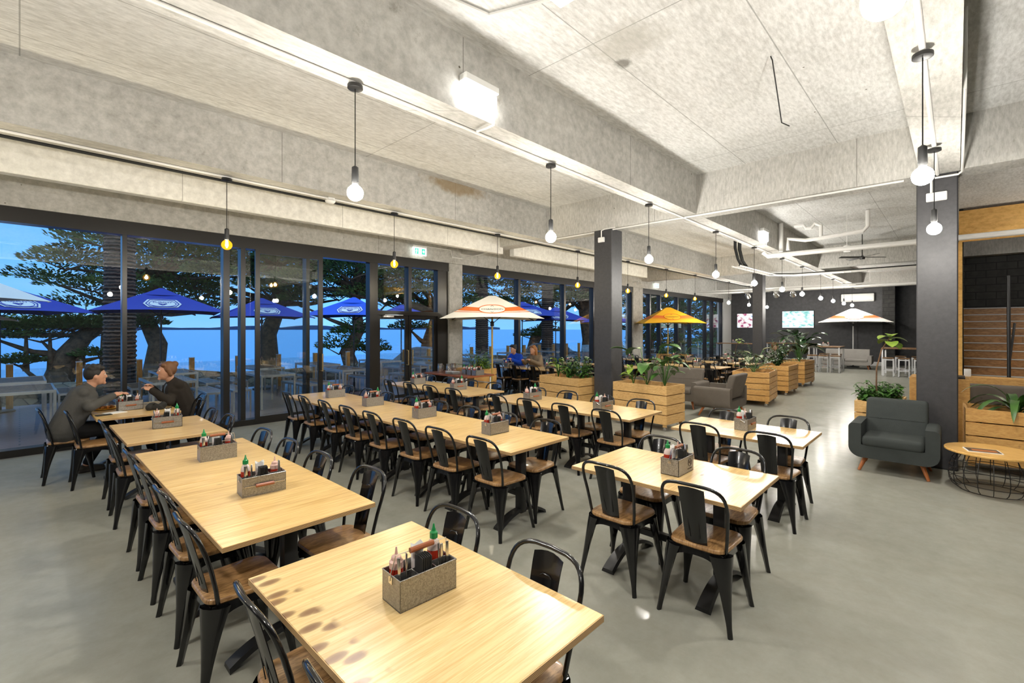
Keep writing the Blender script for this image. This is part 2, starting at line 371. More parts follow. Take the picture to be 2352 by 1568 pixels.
M['bshirt'] = fabric('blue_shirt', (.01, .06, .55), (.02, .10, .65))
M['btee'] = fabric('blue_grey_tee', (.10, .14, .19), (.13, .17, .22))
M['tan'] = fabric('tan_top', (.20, .15, .10), (.26, .20, .14))
M['jean'] = fabric('black_jeans', (.012, .012, .013), (.022, .022, .024))
M['shoe'] = plain('dark_shoe', (.03, .024, .018), .6)
M['bulbw'] = emis('lit_white_globe', (1, .955, .88), BULB)
M['bulba'] = emis('lit_amber_globe', (1, .42, .012), 1.25)
_n = M['bulba'].node_tree; _t = _n.nodes.new('ShaderNodeBsdfTransparent'); _t.inputs[0].default_value = (1, .93, .78, 1); _m = _n.nodes.new('ShaderNodeMixShader'); _m.inputs[0].default_value = .5
_n.links.new(_t.outputs[0], _m.inputs[1]); _n.links.new(_n.nodes['Emission'].outputs[0], _m.inputs[2]); _n.links.new(_m.outputs[0], _n.nodes['Material Output'].inputs[0])
M['filament'] = emis('hot_filament', (1, .72, .30), 60)
M['lamp'] = emis('lit_diffuser', (1, .98, .95), 9)
M['exitg'] = emis('exit_green', (.05, .62, .22), 1.6)
M['exitw'] = emis('exit_white', (.9, 1, .95), 1.9)
def glassm(name, tint, refl=1.0):
    m = bpy.data.materials.new(name); m.use_nodes = True; n = m.node_tree.nodes; l = m.node_tree.links; n.remove(n['Principled BSDF'])
    tr = n.new('ShaderNodeBsdfTransparent'); tr.inputs[0].default_value = (*tint, 1); gl = n.new('ShaderNodeBsdfGlossy'); gl.inputs['Roughness'].default_value = 0.0; gl.inputs[0].default_value = (refl, refl, refl, 1)
    fr = n.new('ShaderNodeLayerWeight'); pw = n.new('ShaderNodeMath'); pw.operation = 'POWER'; pw.inputs[1].default_value = 5.0; l.new(fr.outputs['Facing'], pw.inputs[0])
    mul = n.new('ShaderNodeMath'); mul.operation = 'MULTIPLY_ADD'; mul.inputs[1].default_value = .95; mul.inputs[2].default_value = .075; l.new(pw.outputs[0], mul.inputs[0])
    mx_ = n.new('ShaderNodeMixShader'); l.new(mul.outputs[0], mx_.inputs[0]); l.new(tr.outputs[0], mx_.inputs[1]); l.new(gl.outputs[0], mx_.inputs[2]); l.new(mx_.outputs[0], n['Material Output'].inputs[0]); return m
M['glass'] = glassm('window_glass', (.93, .95, .94))
# ---------------------------------------------------------------- the setting
X0, X1 = -4.5, 28.4
struct('floor', MB().box(X0, 31, -6, 9.45, -.2, 0), M['floor'])
ceil = struct('ceiling', MB().box(X0, 31, -6, 9.8, 4.42, 4.7), M['slab'])
def rough_beam(x0, x1, y0, y1, z0, z1):
    return MB().box(x0, x1, y0, y1, z0, z1)
for y0, y1 in ((-.035, .335), (3.235, 3.60), (6.57, 6.99)):
    rough_beam(X0, 28.4, y0, y1, 3.75, 4.45).build('beam', M['beam'], ceil, 0)
for x0, x1 in ((8.0, 8.4), (17.75, 18.15), (27.45, 27.85)):
    rough_beam(x0, x1, -6, 9.43, 3.753, 4.45).build('beam', M['beam'], ceil, 0)
# pale downstand panels that run in front of the window head
for x0, x1 in ((-4.4, 8.12), (8.5, 15.45)):
    MB().bevbox(x0, x1, 8.0, 8.16, 3.60, 4.45, .012, 1).build('downstand_panel', M['panel'], ceil, 0)
wl = struct('wall_left', MB().box(X0, 28.4, 9.43, 9.80, 3.47, 4.45), M['beam'])
struct('wall_front', MB().box(X0-.2, X0, -6, 9.8, 0, 4.45), M['cwall'])
struct('wall_right', MB().box(X0, 31, -6.2, -6, 0, 4.45), M['cwall'])
wb = struct('wall_back', MB().box(28.4, 28.6, 2.55, 9.8, 0, 4.45), M['cwall'])
MB().box(28.3, 28.7, 2.08, 2.55, 0, 4.45).build('pilaster', M['block'], wb, 0)
MB().box(29.6, 29.8, -6, 4.0, 0, 4.45).build('recess_wall', M['cwall'], wb, 0)
struct('baseboard_back', MB().bevbox(28.37, 28.41, 2.56, 4.0, 0, .19, .004, 1), M['white'])
def column(x0, x1, y0, y1, m, z1=3.755):
    b = MB().bevbox(x0, x1, y0, y1, 0, z1, .012, 1)
    o = b.build('column', m, None, 30); o['kind'] = 'structure'; return o
c1 = column(8.0, 8.4, 4.9, 5.31, M['charcoal']); c2 = column(8.05, 8.44, -.02, .376, M['charcoal']); c3 = column(18.0, 18.38, 4.94, 5.27, M['charcoal'])
column(7.60, 8.05, 9.44, 9.80, M['beam'], 3.47); column(17.05, 17.85, 9.44, 9.80, M['beam'], 3.47)
# window wall: each bay is a window with frame and pane
YF0, YF1, YG = 9.50, 9.68, 9.60
HZ, SZ = 3.26, .10
def bay(n, xa, xb, pa=.06, pb=.06, pane=True, kind='window'):
    f = MB()
    f.box(xa, xb, YF0-.04, YF1, HZ, 3.475); f.box(xa, xb, YF0-.04, YF1, 0, SZ)
    f.box(xa, xa+pa, YF0, YF1, SZ, HZ); f.box(xb-pb, xb, YF0, YF1, SZ, HZ)
    o = f.build('%s_%d' % (kind, n), M['frame'], None, 0); o['kind'] = 'structure'
    if pane:
        MB().box(xa+pa, xb-pb, YG-.004, YG+.004, SZ, HZ).build('pane', M['glass'], o, 0)
    return o
bay(1, -4.45, 1.14, .06, .03); bay(2, 1.14, 2.56, .03, .05); bay(3, 2.56, 2.83, .05, .04); bay(4, 2.83, 4.05, .04, .07)
def handle_bail(x, y0, sgn, z0, z1):
    b = MB(); d = sgn*.085
    b.tube([(x, y0, z0), (x, y0+d, z0), (x, y0+d, z1), (x, y0, z1)], .016, 8); return b
# open sliding door: a leaf slid over the fixed pane, clear opening beside it
f = MB(); f.box(4.05, 5.49, YF0-.04, YF1, HZ, 3.475).box(4.05, 5.49, YF0-.04, YF1, 0, .04).box(5.39, 5.49, YF0, YF1, .04, HZ)
d1 = f.build('door_1', M['frame'], None, 0); d1['kind'] = 'structure'
lf = MB().box(3.02, 4.30, 9.45, 9.495, .05, .14).box(3.02, 4.30, 9.45, 9.495, HZ-.07, HZ).box(3.02, 3.10, 9.45, 9.495, .14, HZ-.07).box(4.21, 4.30, 9.45, 9.495, .14, HZ-.07).build('sliding_leaf', M['frame'], d1, 0)
MB().box(3.10, 4.21, 9.468, 9.478, .14, HZ-.07).build('pane', M['glass'], lf, 0)
handle_bail(4.255, 9.45, -1, .92, 1.27).build('handle', M['brass'], lf); handle_bail(4.255, 9.495, 1, .92, 1.27).build('handle', M['brass'], lf)
# double swing doors below a transom
f = MB(); f.box(5.49, 7.6, YF0-.04, YF1, HZ, 3.475).box(5.49, 7.6, YF0-.04, YF1, 0, .03).box(5.49, 5.59, YF0, YF1, .03, HZ).box(7.28, 7.6, YF0, YF1, .03, HZ).box(5.59, 7.28, YF0, YF1, 2.10, 2.20).box(6.41, 6.50, YF0, YF1, 2.2, HZ)
d2 = f.build('door_2', M['frame'], None, 0); d2['kind'] = 'structure'
MB().box(5.59, 6.41, YG-.004, YG+.004, 2.2, HZ).build('pane', M['glass'], d2, 0); MB().box(6.50, 7.28, YG-.004, YG+.004, 2.2, HZ).build('pane', M['glass'], d2, 0)
for xa, xb, hx in ((5.60, 6.44, 6.39), (6.455, 7.275, 6.51)):
    lf = MB().box(xa, xb, 9.56, 9.61, .03, .22).box(xa, xb, 9.56, 9.61, 2.02, 2.10).box(xa, xa+.08, 9.56, 9.61, .22, 2.02).box(xb-.08, xb, 9.56, 9.61, .22, 2.02).build('door_leaf', M['frame'], d2, 0)
    MB().box(xa+.08, xb-.08, 9.582, 9.588, .22, 2.02).build('pane', M['glass'], lf, 0)
    handle_bail(hx, 9.56, -1, .92, 1.27).build('handle', M['brass'], lf)
MB().bevbox(5.72, 6.0, 9.47, 9.545, 2.04, 2.09, .008, 1).tube([(5.75, 9.47, 2.10), (6.2, 9.42, 2.10)], .012, 6).build('door_closer', M['steel'], d2)
n = 5
for xa, xb in ((8.05, 10.33), (10.33, 12.58), (12.58, 14.32), (14.32, 16.23), (16.23, 17.05), (17.85, 18.62), (18.62, 19.58), (19.58, 21.37), (21.37, 22.87), (22.87, 24.8), (24.8, 25.75), (25.75, 27.15)):
    bay(n, xa, xb, .05, .05); n += 1
o = MB().box(27.15, 28.4, 9.45, 9.8, 0, 3.475).build('trim_1', M['greyw'], None, 0); o['kind'] = 'structure'

# right hand side: bulkhead, timber jamb, stair, block wall
b = MB().box(14.2, 14.24, -6, -.045, 3.68, 4.36).build('bulkhead_panel', M['ply2'], ceil, 0)
struct('trim_2', MB().box(14.2, 14.35, -.10, -.035, 0, 3.68), M['ply2'])
struct('wall_stair', MB().box(18.4, 18.6, -6, -.12, 0, 4.45).box(14.3, 18.4, -.12, -.05, 0, 4.45), M['block'])
st = empty('timber_staircase', (14.4, -2.6, 0)); tag(st, 'timber staircase with pale nosings climbing behind the right black column', 'staircase')
for k_ in range(13):
    o = MB().box(14.4+.28*k_-14.4, 14.4+.28*(k_+1)-14.4+.02, -2.4, 2.46, max(0, .18*k_-.05), .18*(k_+1)-.02).build('step', M['riser'], st, 0)
    MB().box(.28*k_-.02, .28*k_+.03, -2.4, 2.46, .18*(k_+1)-.02, .18*(k_+1)+.004).build('nosing', M['greyw'], o, 0)
hr = MB(); hr.tube([(14.35, -.80, 2.9), (14.2, -.80, 1.0), (14.2, -.80, 0)], .03, 8); hr.tube([(14.5, -.9, 1.9), (14.2, -.8, 1.0)], .02, 8)
tag(hr.build('handrail', M['blackm']), 'black steel handrail post at the foot of the timber stair', 'handrail')
mu = MB(); rnd = random.Random(5)
mu.box(18.385, 18.395, -2.6, -.62, 3.77, 4.40, 0)
for i in range(7):
    y = -.72-.26*i; mu.extrude([(18.38, y, 3.80), (18.38, y-.22, 3.80), (18.38, y-.05-.2*(i % 2), 4.36), (18.38, y+.06, 4.15)], (-.004, 0, 0), 1+i % 3)
tag(mu.build('mural_panel', [M['napkin'], plain('mural_blue', (.05, .25, .55)), plain('mural_purple', (.18, .06, .25)), plain('mural_yellow', (.5, .4, .05))], None, 0), 'blue and purple painted mural high above the timber stair', 'mural')

# ---------------------------------------------------------------- ceiling services
def run(name, pts, r, m, label, cat, clips=None, n=8, group=None):
    o = MB().tube(pts, r, n).build(name, m); tag(o, label, cat, group)
    return o
run('conduit', [(-4.4, 3.47, 3.735), (7.95, 3.47, 3.735), (27.4, 3.47, 3.735)], .0145, M['pipe'], 'thin white conduit along the underside of the middle beam', 'conduit')
run('conduit', [(-4.4, 6.82, 3.735), (27.4, 6.82, 3.735)], .0145, M['pipe'], 'thin white conduit under the beam nearest the windows', 'conduit')
run('conduit', [(-4.4, .17, 3.73), (7.98, .17, 3.73)], .019, M['pipe'], 'white conduit under the right beam above the big globe bulbs', 'conduit')
run('conduit', [(8.04, .5, 3.735), (8.04, 6.6, 3.735)], .015, M['pipe'], 'white conduit along the front edge of the near cross beam', 'conduit')
run('conduit', [(8.02, .38, 3.70), (8.02, -.02, 3.70), (7.98, -.055, 3.72), (5.4, -.055, 3.78), (5.3, -.058, 4.40)], .013, M['pipe'], 'white conduit bending round the head of the right black column', 'conduit')
run('cable_run', [(-4.4, 7.012, 3.735), (27.4, 7.012, 3.735)], .018, M['napkin'], 'black cable along the window side edge of a beam', 'cable')
run('conduit', [(6.55, 9.40, 3.80), (7.62, 9.40, 3.80), (7.66, 9.40, 3.62), (8.02, 9.40, 3.62), (8.2, 8.2, 3.74)], .012, M['pipe'], 'white conduit running from the exit sign over the concrete column', 'conduit')
run('waste_pipe', [(12.9, 3.52, 3.70), (12.9, 3.42, 3.60), (12.95, -2, 3.60)], .058, M['pipe'], 'thick white pipe crossing beyond the near cross beam', 'pipe')
pp = MB(); pp.tube([(13.05, 3.16, 4.4), (13.05, 3.16, 3.70)], .05, 10); pp.tube([(12.95, 2.98, 3.7), (12.95, 2.98, 3.98), (12.95, 2.62, 3.9), (12.95, 1.5, 3.96), (12.95, 1.42, 4.06), (12.95, 1.42, 4.41)], .045, 10)
pp.tube([(12.95, 2.3, 3.93), (12.95, 2.3, 4.2), (12.95, 2.42, 4.27), (12.95, 2.5, 4.18), (12.95, 2.6, 4.18), (12.95, 2.66, 4.27), (12.95, 2.85, 4.27)], .04, 10)
tag(pp.build('drain_pipe', M['pipe']), 'white drain pipe with a trap bend hung under the slab', 'pipe')
for y, yl in ((1.8, 'left'), (.55, 'right')): tag(MB().tube([(12.95, y, 3.60), (12.95, y, 4.42)], .008, 6).tube([(12.95, y, 3.53), (12.95, y, 3.67)], .066, 10).build('pipe_hanger', M['pipe']), 'thin rod hanger on the thick white pipe, the %s one' % yl, 'hanger', 'rod hangers on the thick white pipe')
ct = MB()
for y in (0, .22): ct.tube([(13.5, 4.25+y, 3.5), (16.6, 4.15+y, 3.5), (17.0+y, 3.75, 3.5), (17.0+y, .02, 3.5)], .022, 4)
for i in range(19): ct.box(17.0, 17.22, 3.6-.19*i, 3.63-.19*i, 3.485, 3.5)
for i in range(14): ct.box(13.6+.2*i, 13.63+.2*i, 4.2, 4.45, 3.485, 3.5)
ct = ct.build('cable_tray', M['pipe'], None, 0); tag(ct, 'white perforated cable tray turning below the far ceiling', 'cable tray')
o = MB().tube([(13.6, 4.3, 3.52), (16.6, 4.25, 3.53), (17.1, 3.75, 3.53), (17.1, .02, 3.54)], .03, 6).build('cable_bundle', M['napkin'])
for dx in (0, .06, .3, .38): pass
tag(o, 'bundle of black cables lying in the cable tray', 'cables')
o = MB()
for dx in (0, .07, .33, .40, .46): o.tube([(13.5+dx, 4.4, 4.40), (13.5+dx, 4.4, 4.0), (13.6+dx, 4.36, 3.7), (13.75+dx*1.2, 4.32, 3.54)], .028, 6)
tag(o.build('cable_drop', M['napkin']), 'black cables dropping from the slab into the tray', 'cables')
run('pipe_run', [(23.1, 9.3, 3.5), (23.1, -2, 3.5)], .045, M['pipe'], 'long white pipe crossing the far end above the televisions', 'pipe')
o = MB().tube([(23.4, 9.3, 3.62), (23.4, 2, 3.62)], .03, 8)
for y in (2.5, 5.5, 8.5): o.tube([(23.4, y, 3.64), (23.4, y, 4.415)], .008, 5)
tag(o.build('pipe_run', M['pipe']), 'slimmer white pipe behind the long far pipe', 'pipe')
run('sprinkler_wire', [(5.0, 1.3, 4.413), (4.98, 1.28, 4.36), (5.6, 1.35, 3.98), (5.7, 1.3, 3.96)], .006, M['blackm'], 'thin bent wire hanging from the slab near the right beam', 'wire')
# junction boxes on the columns
o = empty('junction_box', (7.975, 5.12, 3.55)); tag(o, 'white junction box near the top of the middle black column', 'junction box')
MB().bevbox(-.025, .02, -.07, .07, -.05, .05, .008, 1).build('box', M['white'], o); MB().tube([(0, .0, .05), (0, 0, .18), (.03, -.05, .21), (.03, -.3, .21)], .012, 6).build('conduit_stub', M['pipe'], o)
o = empty('junction_box', (8.03, .18, 3.46)); tag(o, 'white junction box near the top of the right black column', 'junction box')
MB().bevbox(-.025, .02, -.10, .10, -.055, .055, .008, 1).build('box', M['white'], o); MB().tube([(0, .05, .05), (0, .05, .24)], .014, 6).build('conduit_stub', M['pipe'], o)
o = MB().sphere((0, 0, 0), .075, 14, 8, (1, 1, .55)).bevbox(-.05, .05, -.05, .05, .02, .05, .005, 1).build('detector', M['white']); o.location = (1.9, 6.8, 3.70)
o.location = (3.22, 6.83, 3.70); tag(o, 'round white ceiling detector on the beam left of the amber bulb row', 'detector')
# emergency lights on the side of the middle beam
for (x, lab) in ((2.92, 'glowing white emergency light on the beam side, the near one'), (11.75, 'glowing white emergency light on the beam, beyond the near cross beam')):
    o = empty('emergency_light', (x, 3.232, 3.92)); tag(o, lab, 'light', 'emergency lights')
    MB().bevbox(-.21, .21, -.10, 0, .07, .14, .01, 1).build('housing', M['white'], o)
    MB().bevbox(-.195, .195, -.085, -.002, -.13, .07, .02, 2).build('diffuser', M['lamp'], o)
    MB().tube([(.19, -.04, -.12), (.19, -.04, -.2), (.19, .06, -.2), (.19, .2, -.19)], .012, 6).build('conduit_stub', M['pipe'], o)
for (x, lab) in ((6.62, 'green and white exit sign over the glass double doors'), (18.9, 'green and white exit sign over the far doors')):
    o = empty('exit_sign', (x, 9.36, 3.66)); tag(o, lab, 'exit sign')
    MB().bevbox(-.2, .2, -.04, .03, .07, .12, .008, 1).build('housing', M['white'], o)
    MB().box(-.19, .19, -.02, .0, -.11, .07).build('panel', M['exitw'], o, 0)
    for a, b_ in ((-.14, -.04), (.05, .15)): MB().box(a, b_, -.024, -.02, -.09, .05).build('symbol_field', M['exitg'], o, 0)
    fg = MB().box(-.105, -.09, -.027, -.024, -.06, .01).sphere((-.092, -.0255, .02), .013, 8, 6, (1, .15, 1)).box(-.12, -.07, -.027, -.024, -.02, -.008)
    fg.box(-.11, -.098, -.027, -.024, -.08, -.05).tube([(-.098, -.0255, -.02), (-.098, -.0255, -.05)], .004, 4)
    MB().extrude([(.075, -.024, -.02), (.105, -.024, .012), (.105, -.024, -.008), (.13, -.024, -.008), (.13, -.024, -.032), (.105, -.024, -.032), (.105, -.024, -.052)], (0, -.003, 0)).build('arrow', M['exitw'], o, 0)
    fg.build('running_figure', M['exitw'], o, 0)
o = empty('security_camera', (17.0, 9.2, 3.62)); tag(o, 'small white security camera on the window head beam', 'camera')
MB().tube([(0, .23, .05), (0, 0, .05), (0, 0, 0)], .02, 6).build('bracket', M['white'], o); MB().bevbox(-.05, .05, -.16, .06, -.06, .01, .01, 1).build('body', M['white'], o); MB().tube([(0, -.165, -.025), (0, -.15, -.025)], .02, 8).build('lens', M['napkin'], o)
cb_ = MB().bevbox(3.55, 3.74, 2.05, 2.25, 4.37, 4.42, .01, 1); o = empty('ceiling_sensor', (2.6, 2.55, 4.40)); tag(o, 'white square sensor and conduit on the slab at the top edge', 'sensor')
MB().bevbox(-.09, .09, -.09, .09, -.04, .02, .01, 1).build('sensor_plate', M['white'], o, loc=(.32, -.32, 0)); MB().tube([(-.5, .42, 0), (.1, .28, 0), (.32, -.25, 0)], .016, 6).build('conduit_stub', M['pipe'], o)

# ---------------------------------------------------------------- pendants
def make_pendant(name, label, group, mglobe, warm):
    o = empty(name, (0, 0, 0)); tag(o, label, 'pendant light', group)
    MB().lathe([(.058, 0), (.06, -.006), (.06, -.028), (.055, -.03)], 20, (0, 0, 0)).build('ceiling_rose', M['blackm'], o)
    MB().tube([(0, 0, -.03), (0, 0, -.66)], .0045, 6).build('cord', M['napkin'], o)
    MB().lathe([(.006, -.64), (.026, -.655), (.028, -.77), (.024, -.79)], 16).build('lamp_holder', M['blackm'], o)
    pr = [(.018, -.78), (.022, -.795)]
    for i in range(1, 10):
        a = math.pi*(.12+.88*i/9.0); pr.append((.063*math.sin(a) if i < 9 else .002, -.858+.063*math.cos(a)))
    MB().lathe(pr, 18).build('globe', mglobe, o, 60)
    if warm:
        fl = MB()
        for i in range(4):
            a = math.pi*i/2; fl.tube([(.010*math.cos(a), .010*math.sin(a), -.80), (.017*math.cos(a), .017*math.sin(a), -.865), (.006*math.cos(a+1), .006*math.sin(a+1), -.895)], .0022, 5)
        fl.build('filament', M['filament'], o)
        ld = bpy.data.lights.new('amber_lamp', 'POINT'); ld.color = (1, .95, .84); ld.energy = AMB; ld.shadow_soft_size = .03
        lo = bpy.data.objects.new('amber_lamp', ld); col.objects.link(lo); lo.location = (0, 0, -.858); link_child(lo, o)
    return o
wp = make_pendant('globe_pendant', 'x', 'bare white globe pendants', M['bulbw'], 0)
ap = make_pendant('amber_pendant', 'x', 'amber filament pendants', M['bulba'], 1)
ORD = ['nearest', 'second', 'third', 'fourth', 'fifth', 'sixth', 'seventh', 'eighth', 'ninth', 'tenth', 'eleventh', 'twelfth', 'thirteenth', 'fourteenth', 'fifteenth', 'sixteenth', 'seventeenth', 'eighteenth', 'nineteenth', 'twentieth']
ORD += ['twenty ' + q_.replace('nearest', 'first') for q_ in ORD[:9]]
def place(proto, first, loc, label, rz=0, group=None, cat=None):
    o = proto if first else copy_tree(proto)
    o.location = loc; o.rotation_euler = (0, 0, rz); o['label'] = label
    if group: o['group'] = group
    return o
XS = [1.84, 4.32, 6.75, 9.55, 12.0, 14.45, 16.75, 19.5, 21.8, 24.2, 26.4]
for i, x in enumerate(XS):
    place(wp, i == 0, (x, 3.47, 3.719), 'lit white globe pendant under the middle beam, %s camera' % ('nearest the' if i == 0 else ORD[i] + ' from the'))
for i, x in enumerate(XS[:7]):
    place(ap, i == 0, (x, 6.82, 3.719), 'lit amber globe pendant in the row by the windows, %s camera' % ('nearest the' if i == 0 else ORD[i] + ' from the'))
for i, x in enumerate((20.2, 22.8, 25.6)):
    place(wp, False, (x, 6.82, 3.719), 'lit white globe pendant beyond the amber row, %s one along' % ('first', 'second', 'third')[i])
for i, x in enumerate((1.93, 4.36, 6.75)):
    place(wp, False, (x, .17, 3.709), 'lit white globe pendant under the right beam, %s' % ('cropped by the top edge', 'hanging left of the right column', 'hanging in front of the right column')[i])
place(wp, False, (-.62, 3.47, 3.719), 'lit white globe pendant in the middle row beyond the left edge')
place(wp, False, (-3.05, 3.47, 3.719), 'lit white globe pendant in the middle row behind the camera')
place(wp, False, (-.62, .17, 3.709), 'lit white globe pendant in the right row behind the camera')
place(ap, False, (-.62, 6.82, 3.719), 'lit amber globe pendant in the window row beyond the left edge')
place(ap, False, (-3.05, 6.82, 3.719), 'lit amber globe pendant in the window row behind the camera')
for i, x in enumerate((11.0, 14.0)): place(wp, False, (x, -2.6, 4.40), 'lit white globe pendant over the lounge behind the right column, %s' % ('near', 'far')[i])
# ---------------------------------------------------------------- chairs
def rrect(w, d, r, n=4, bow=0):
    pts = []
    for q in range(4):
        sx = (1, -1, -1, 1)[q]; sy = (1, 1, -1, -1)[q]
        for j in range(n+1):
            a = R(q*90+90*j/n); pts.append((sx*(w/2-r)+r*math.cos(a), sy*(d/2-r)+r*math.sin(a)))
    return pts
def make_chair():
    o = empty('dining_chair'); tag(o, 'x', 'chair', 'black metal dining chairs')
    MB().slab([(x*(1 if y > 0 else .93), y) for x, y in rrect(.375, .37, .075, 5)], .437, .466, .008).build('seat', M['seat'], o, 40)
    ap = MB(); n = 14
    for (ux, uy) in ((1, 0), (0, 1), (-1, 0), (0, -1)):
        vx, vy = -uy, ux; P = []
        for i in range(n+1):
            t = -1+2*i/n; w_ = .165*t; z = .425-(.028+.085*abs(t)**3.2); fl = 1+.06*(.44-z)/.1
            P.append([(ux*.172+vx*w_, uy*.172+vy*w_, .438), (ux*.172*1.015+vx*w_*1.01, uy*.172*1.015+vy*w_*1.01, (.438+z)/2), (ux*.172*fl+vx*w_*fl, uy*.172*fl+vy*w_*fl, z)])
        ap.grid(P, 0, .004)
    ap.build('seat_frame', M['black'], o, 50)
    for sx in (1, -1):
        for sy in (1, -1):
            P = []
            for i in range(9):
                t = i/8; z = .43*(1-t); k = .137+.077*t**.9+ (.0 if t < 1 else .0)
                w_ = .118*(1-t)**1.7+.031; dg = V(sx, sy, 0).normalized(); tg = V(-sy*sx*sx, sx*sy*sy, 0); tg = V(-dg.y, dg.x, 0)
                c0 = V(sx*k, sy*k, z); ring = []
                if i == 7: w_ *= .92
                for j in range(7):
                    a = R(-90+30*j); ring.append(c0+dg*(.30*w_*math.cos(a)+.006)+tg*(.5*w_*math.sin(a)))
                ring.append(c0-dg*.012+tg*(.30*w_)); ring.append(c0-dg*.012-tg*(.30*w_))
                P.append(ring)
            b = MB().grid(P, 0, 0, True); b.f.append([8*9+j for j in range(9)]); b.m.append(0)
            b.build('leg', M['black'], o, 50)
    pts = [V(-.166, -.135, .425), V(-.178, -.150, .52), V(-.188, -.172, .62)]
    for i in range(17):
        a = math.pi*(1-i/16); cx, s_ = math.cos(a), math.sin(a)
        x = .196*math.copysign(abs(cx)**.52, cx); z = .70+.15*s_**.62; y = -.195-.05*(z-.70)/.15-.022*(1-(x/.196)**2)
        pts.append(V(x, y, z))
    pts += [V(-p.x, p.y, p.z) for p in reversed(pts[:3])]
    MB().tube(pts, .0105, 8).build('back_hoop', M['black'], o, 60)
    P = []
    for i in range(9):
        t = i/8; z = .432+.40*t; hw = .066+.013*t; y0 = -.165-.098*t**1.15
        P.append([(x*hw, y0+.014*(x*x), z-(.012*x*x if i == 8 else 0)) for x in (-1, -.6, -.2, .2, .6, 1)])
    sp = MB().grid(P, 0, .004)
    sp.tube([(-.03, -.2265, .738), (-.016, -.2295, .747), (.016, -.2295, .747), (.03, -.2265, .738)], .002, 4)
    sp.tube([(-.03, -.182, .50), (-.036, -.214, .70)], .0022, 4).tube([(.03, -.182, .50), (.036, -.214, .70)], .0022, 4)
    sp.build('backrest', M['black'], o, 40)
    return o
CH = make_chair(); used = [False]
rj = random.Random(3)
def chair(x, y, rz, label, group='black metal dining chairs', j=1):
    o = place(CH, not used[0], (x+rj.uniform(-.008, .012)*j*(1 if rz > 0 else -1), y+rj.uniform(-.015, .015)*j, 0), label, R(rz)+rj.uniform(-.04, .04)*j, group); used[0] = True
    return o
# ---------------------------------------------------------------- tables
def make_table():
    o = empty('dining_table'); tag(o, 'x', 'table', 'plywood dining tables')
    t = MB().bevbox(-.3985, .3985, -.5985, .5985, .724, .75, .002, 1).build('table_top', M['ply'], o, 30)
    e_ = MB()
    for a in ((-.4, -.398, -.6, .6), (.398, .4, -.6, .6), (-.398, .398, -.6, -.598), (-.398, .398, .598, .6)): e_.box(*a, .7245, .7485)
    e_.build('edge_veneer', M['plyedge'], t, 0)
    for s in (-1, 1):
        MB().bevbox(-.038, .038, s*.345-.038, s*.345+.038, .08, .724, .008, 2).bevbox(-.2, .2, s*.345-.03, s*.345+.03, .705, .724, .004, 1).build('pedestal', M['blackm'], o)
        P = []
        for i in range(13):
            u = -1+i/6; x = .31*u; z = .098*(1-abs(u)**2.1); wd = .038+.012*abs(u)
            P.append([(x, s*.345-wd, z), (x, s*.345-wd*.8, z+.026), (x, s*.345+wd*.8, z+.026), (x, s*.345+wd, z)])
        b = MB().grid(P, 0, 0, True); b.f += [[3, 2, 1, 0], [48, 49, 50, 51]]; b.m += [0, 0]
        b.build('foot', M['blackm'], o, 40)
    MB().bevbox(-.022, .022, -.31, .31, .225, .275, .004, 1).build('stretcher', M['blackm'], o)
    return o
TB = make_table(); tused = [False]
def table(x, y, label, rz=0, z=0):
    o = place(TB, not tused[0], (x, y, z), label, R(rz)); tused[0] = True; return o
# name, x centre, first y centre, count, (left chairs, right chairs)
rows = [
 ('nearest table', 1.05, [1.52], 'L R'),
 ('left foreground run', 1.055, [3.10, 4.305], 'L R'),
 ('left table before the diners', 1.06, [5.97], 'L R'),
 ('long four-table row', 3.21, [3.28, 4.485, 5.69, 6.895], 'L R'),
 ('row behind the long row', 5.14, [3.27, 4.475], 'L R'),
 ('row by the glass doors', 5.15, [6.05, 7.255], 'L R'),
 ('right foreground table', 3.265, [1.5], 'L R'),
 ('table behind the right foreground', 5.11, [1.57], 'L R')]
SIDE = {'L': 'left', 'R': 'right'}
for nm, xc, ys, sides in rows:
    nt_ = len(ys)
    for i, y in enumerate(ys):
        pos = '' if nt_ == 1 else (', near table' if i == 0 else ', far table' if i == nt_-1 else ', %s table from the near end' % ORD[i])
        to = table(xc, y, 'plywood topped dining table, %s%s' % (nm, pos))
        if nm == 'nearest table':          # its top shows a row of dark knots along one edge: its own mesh
            for ch in KIDS[to.name]:
                if ch.name.startswith('table_top'): tk_ = ch
    for sd in ('L', 'R'):
        ylist = [y+dy for y in ys for dy in (-.31, .29)]
        for i, y in enumerate(ylist):
            sg = -1 if sd == 'L' else 1
            x = xc+sg*(.246 if sd == 'L' else .252); y += (-.02 if sd == 'L' else .035)
            if nm.startswith('right fore') and sd == 'R': x += .04
            if nm.startswith('left foreground run') and sd == 'R' and i == 0: x += .06
            where = ('nearest end' if i == 0 else 'far end' if i == len(ylist)-1 else '%s from near end' % ORD[i])
            if len(ylist) == 2: where = ('near place', 'far place')[i]
            chair(x, y, -90 if sd == 'L' else 90, 'black wooden-seated chair, %s side of %s, %s' % (SIDE[sd], nm, where))
# the window table where two people eat
table(1.0, 7.67, 'plywood topped table where two people eat beside the window')
chair(.40, 7.72, -90, 'black chair under the man in the charcoal jumper', j=0)
chair(.62, 7.25, -90, 'black metal chair with pale wooden seat, empty beside the man in the jumper')
chair(1.56, 7.80, 90, 'black chair under the person in the dark jacket', j=0)
chair(1.42, 7.36, 90, 'black metal chair, empty beside the person in the dark jacket')
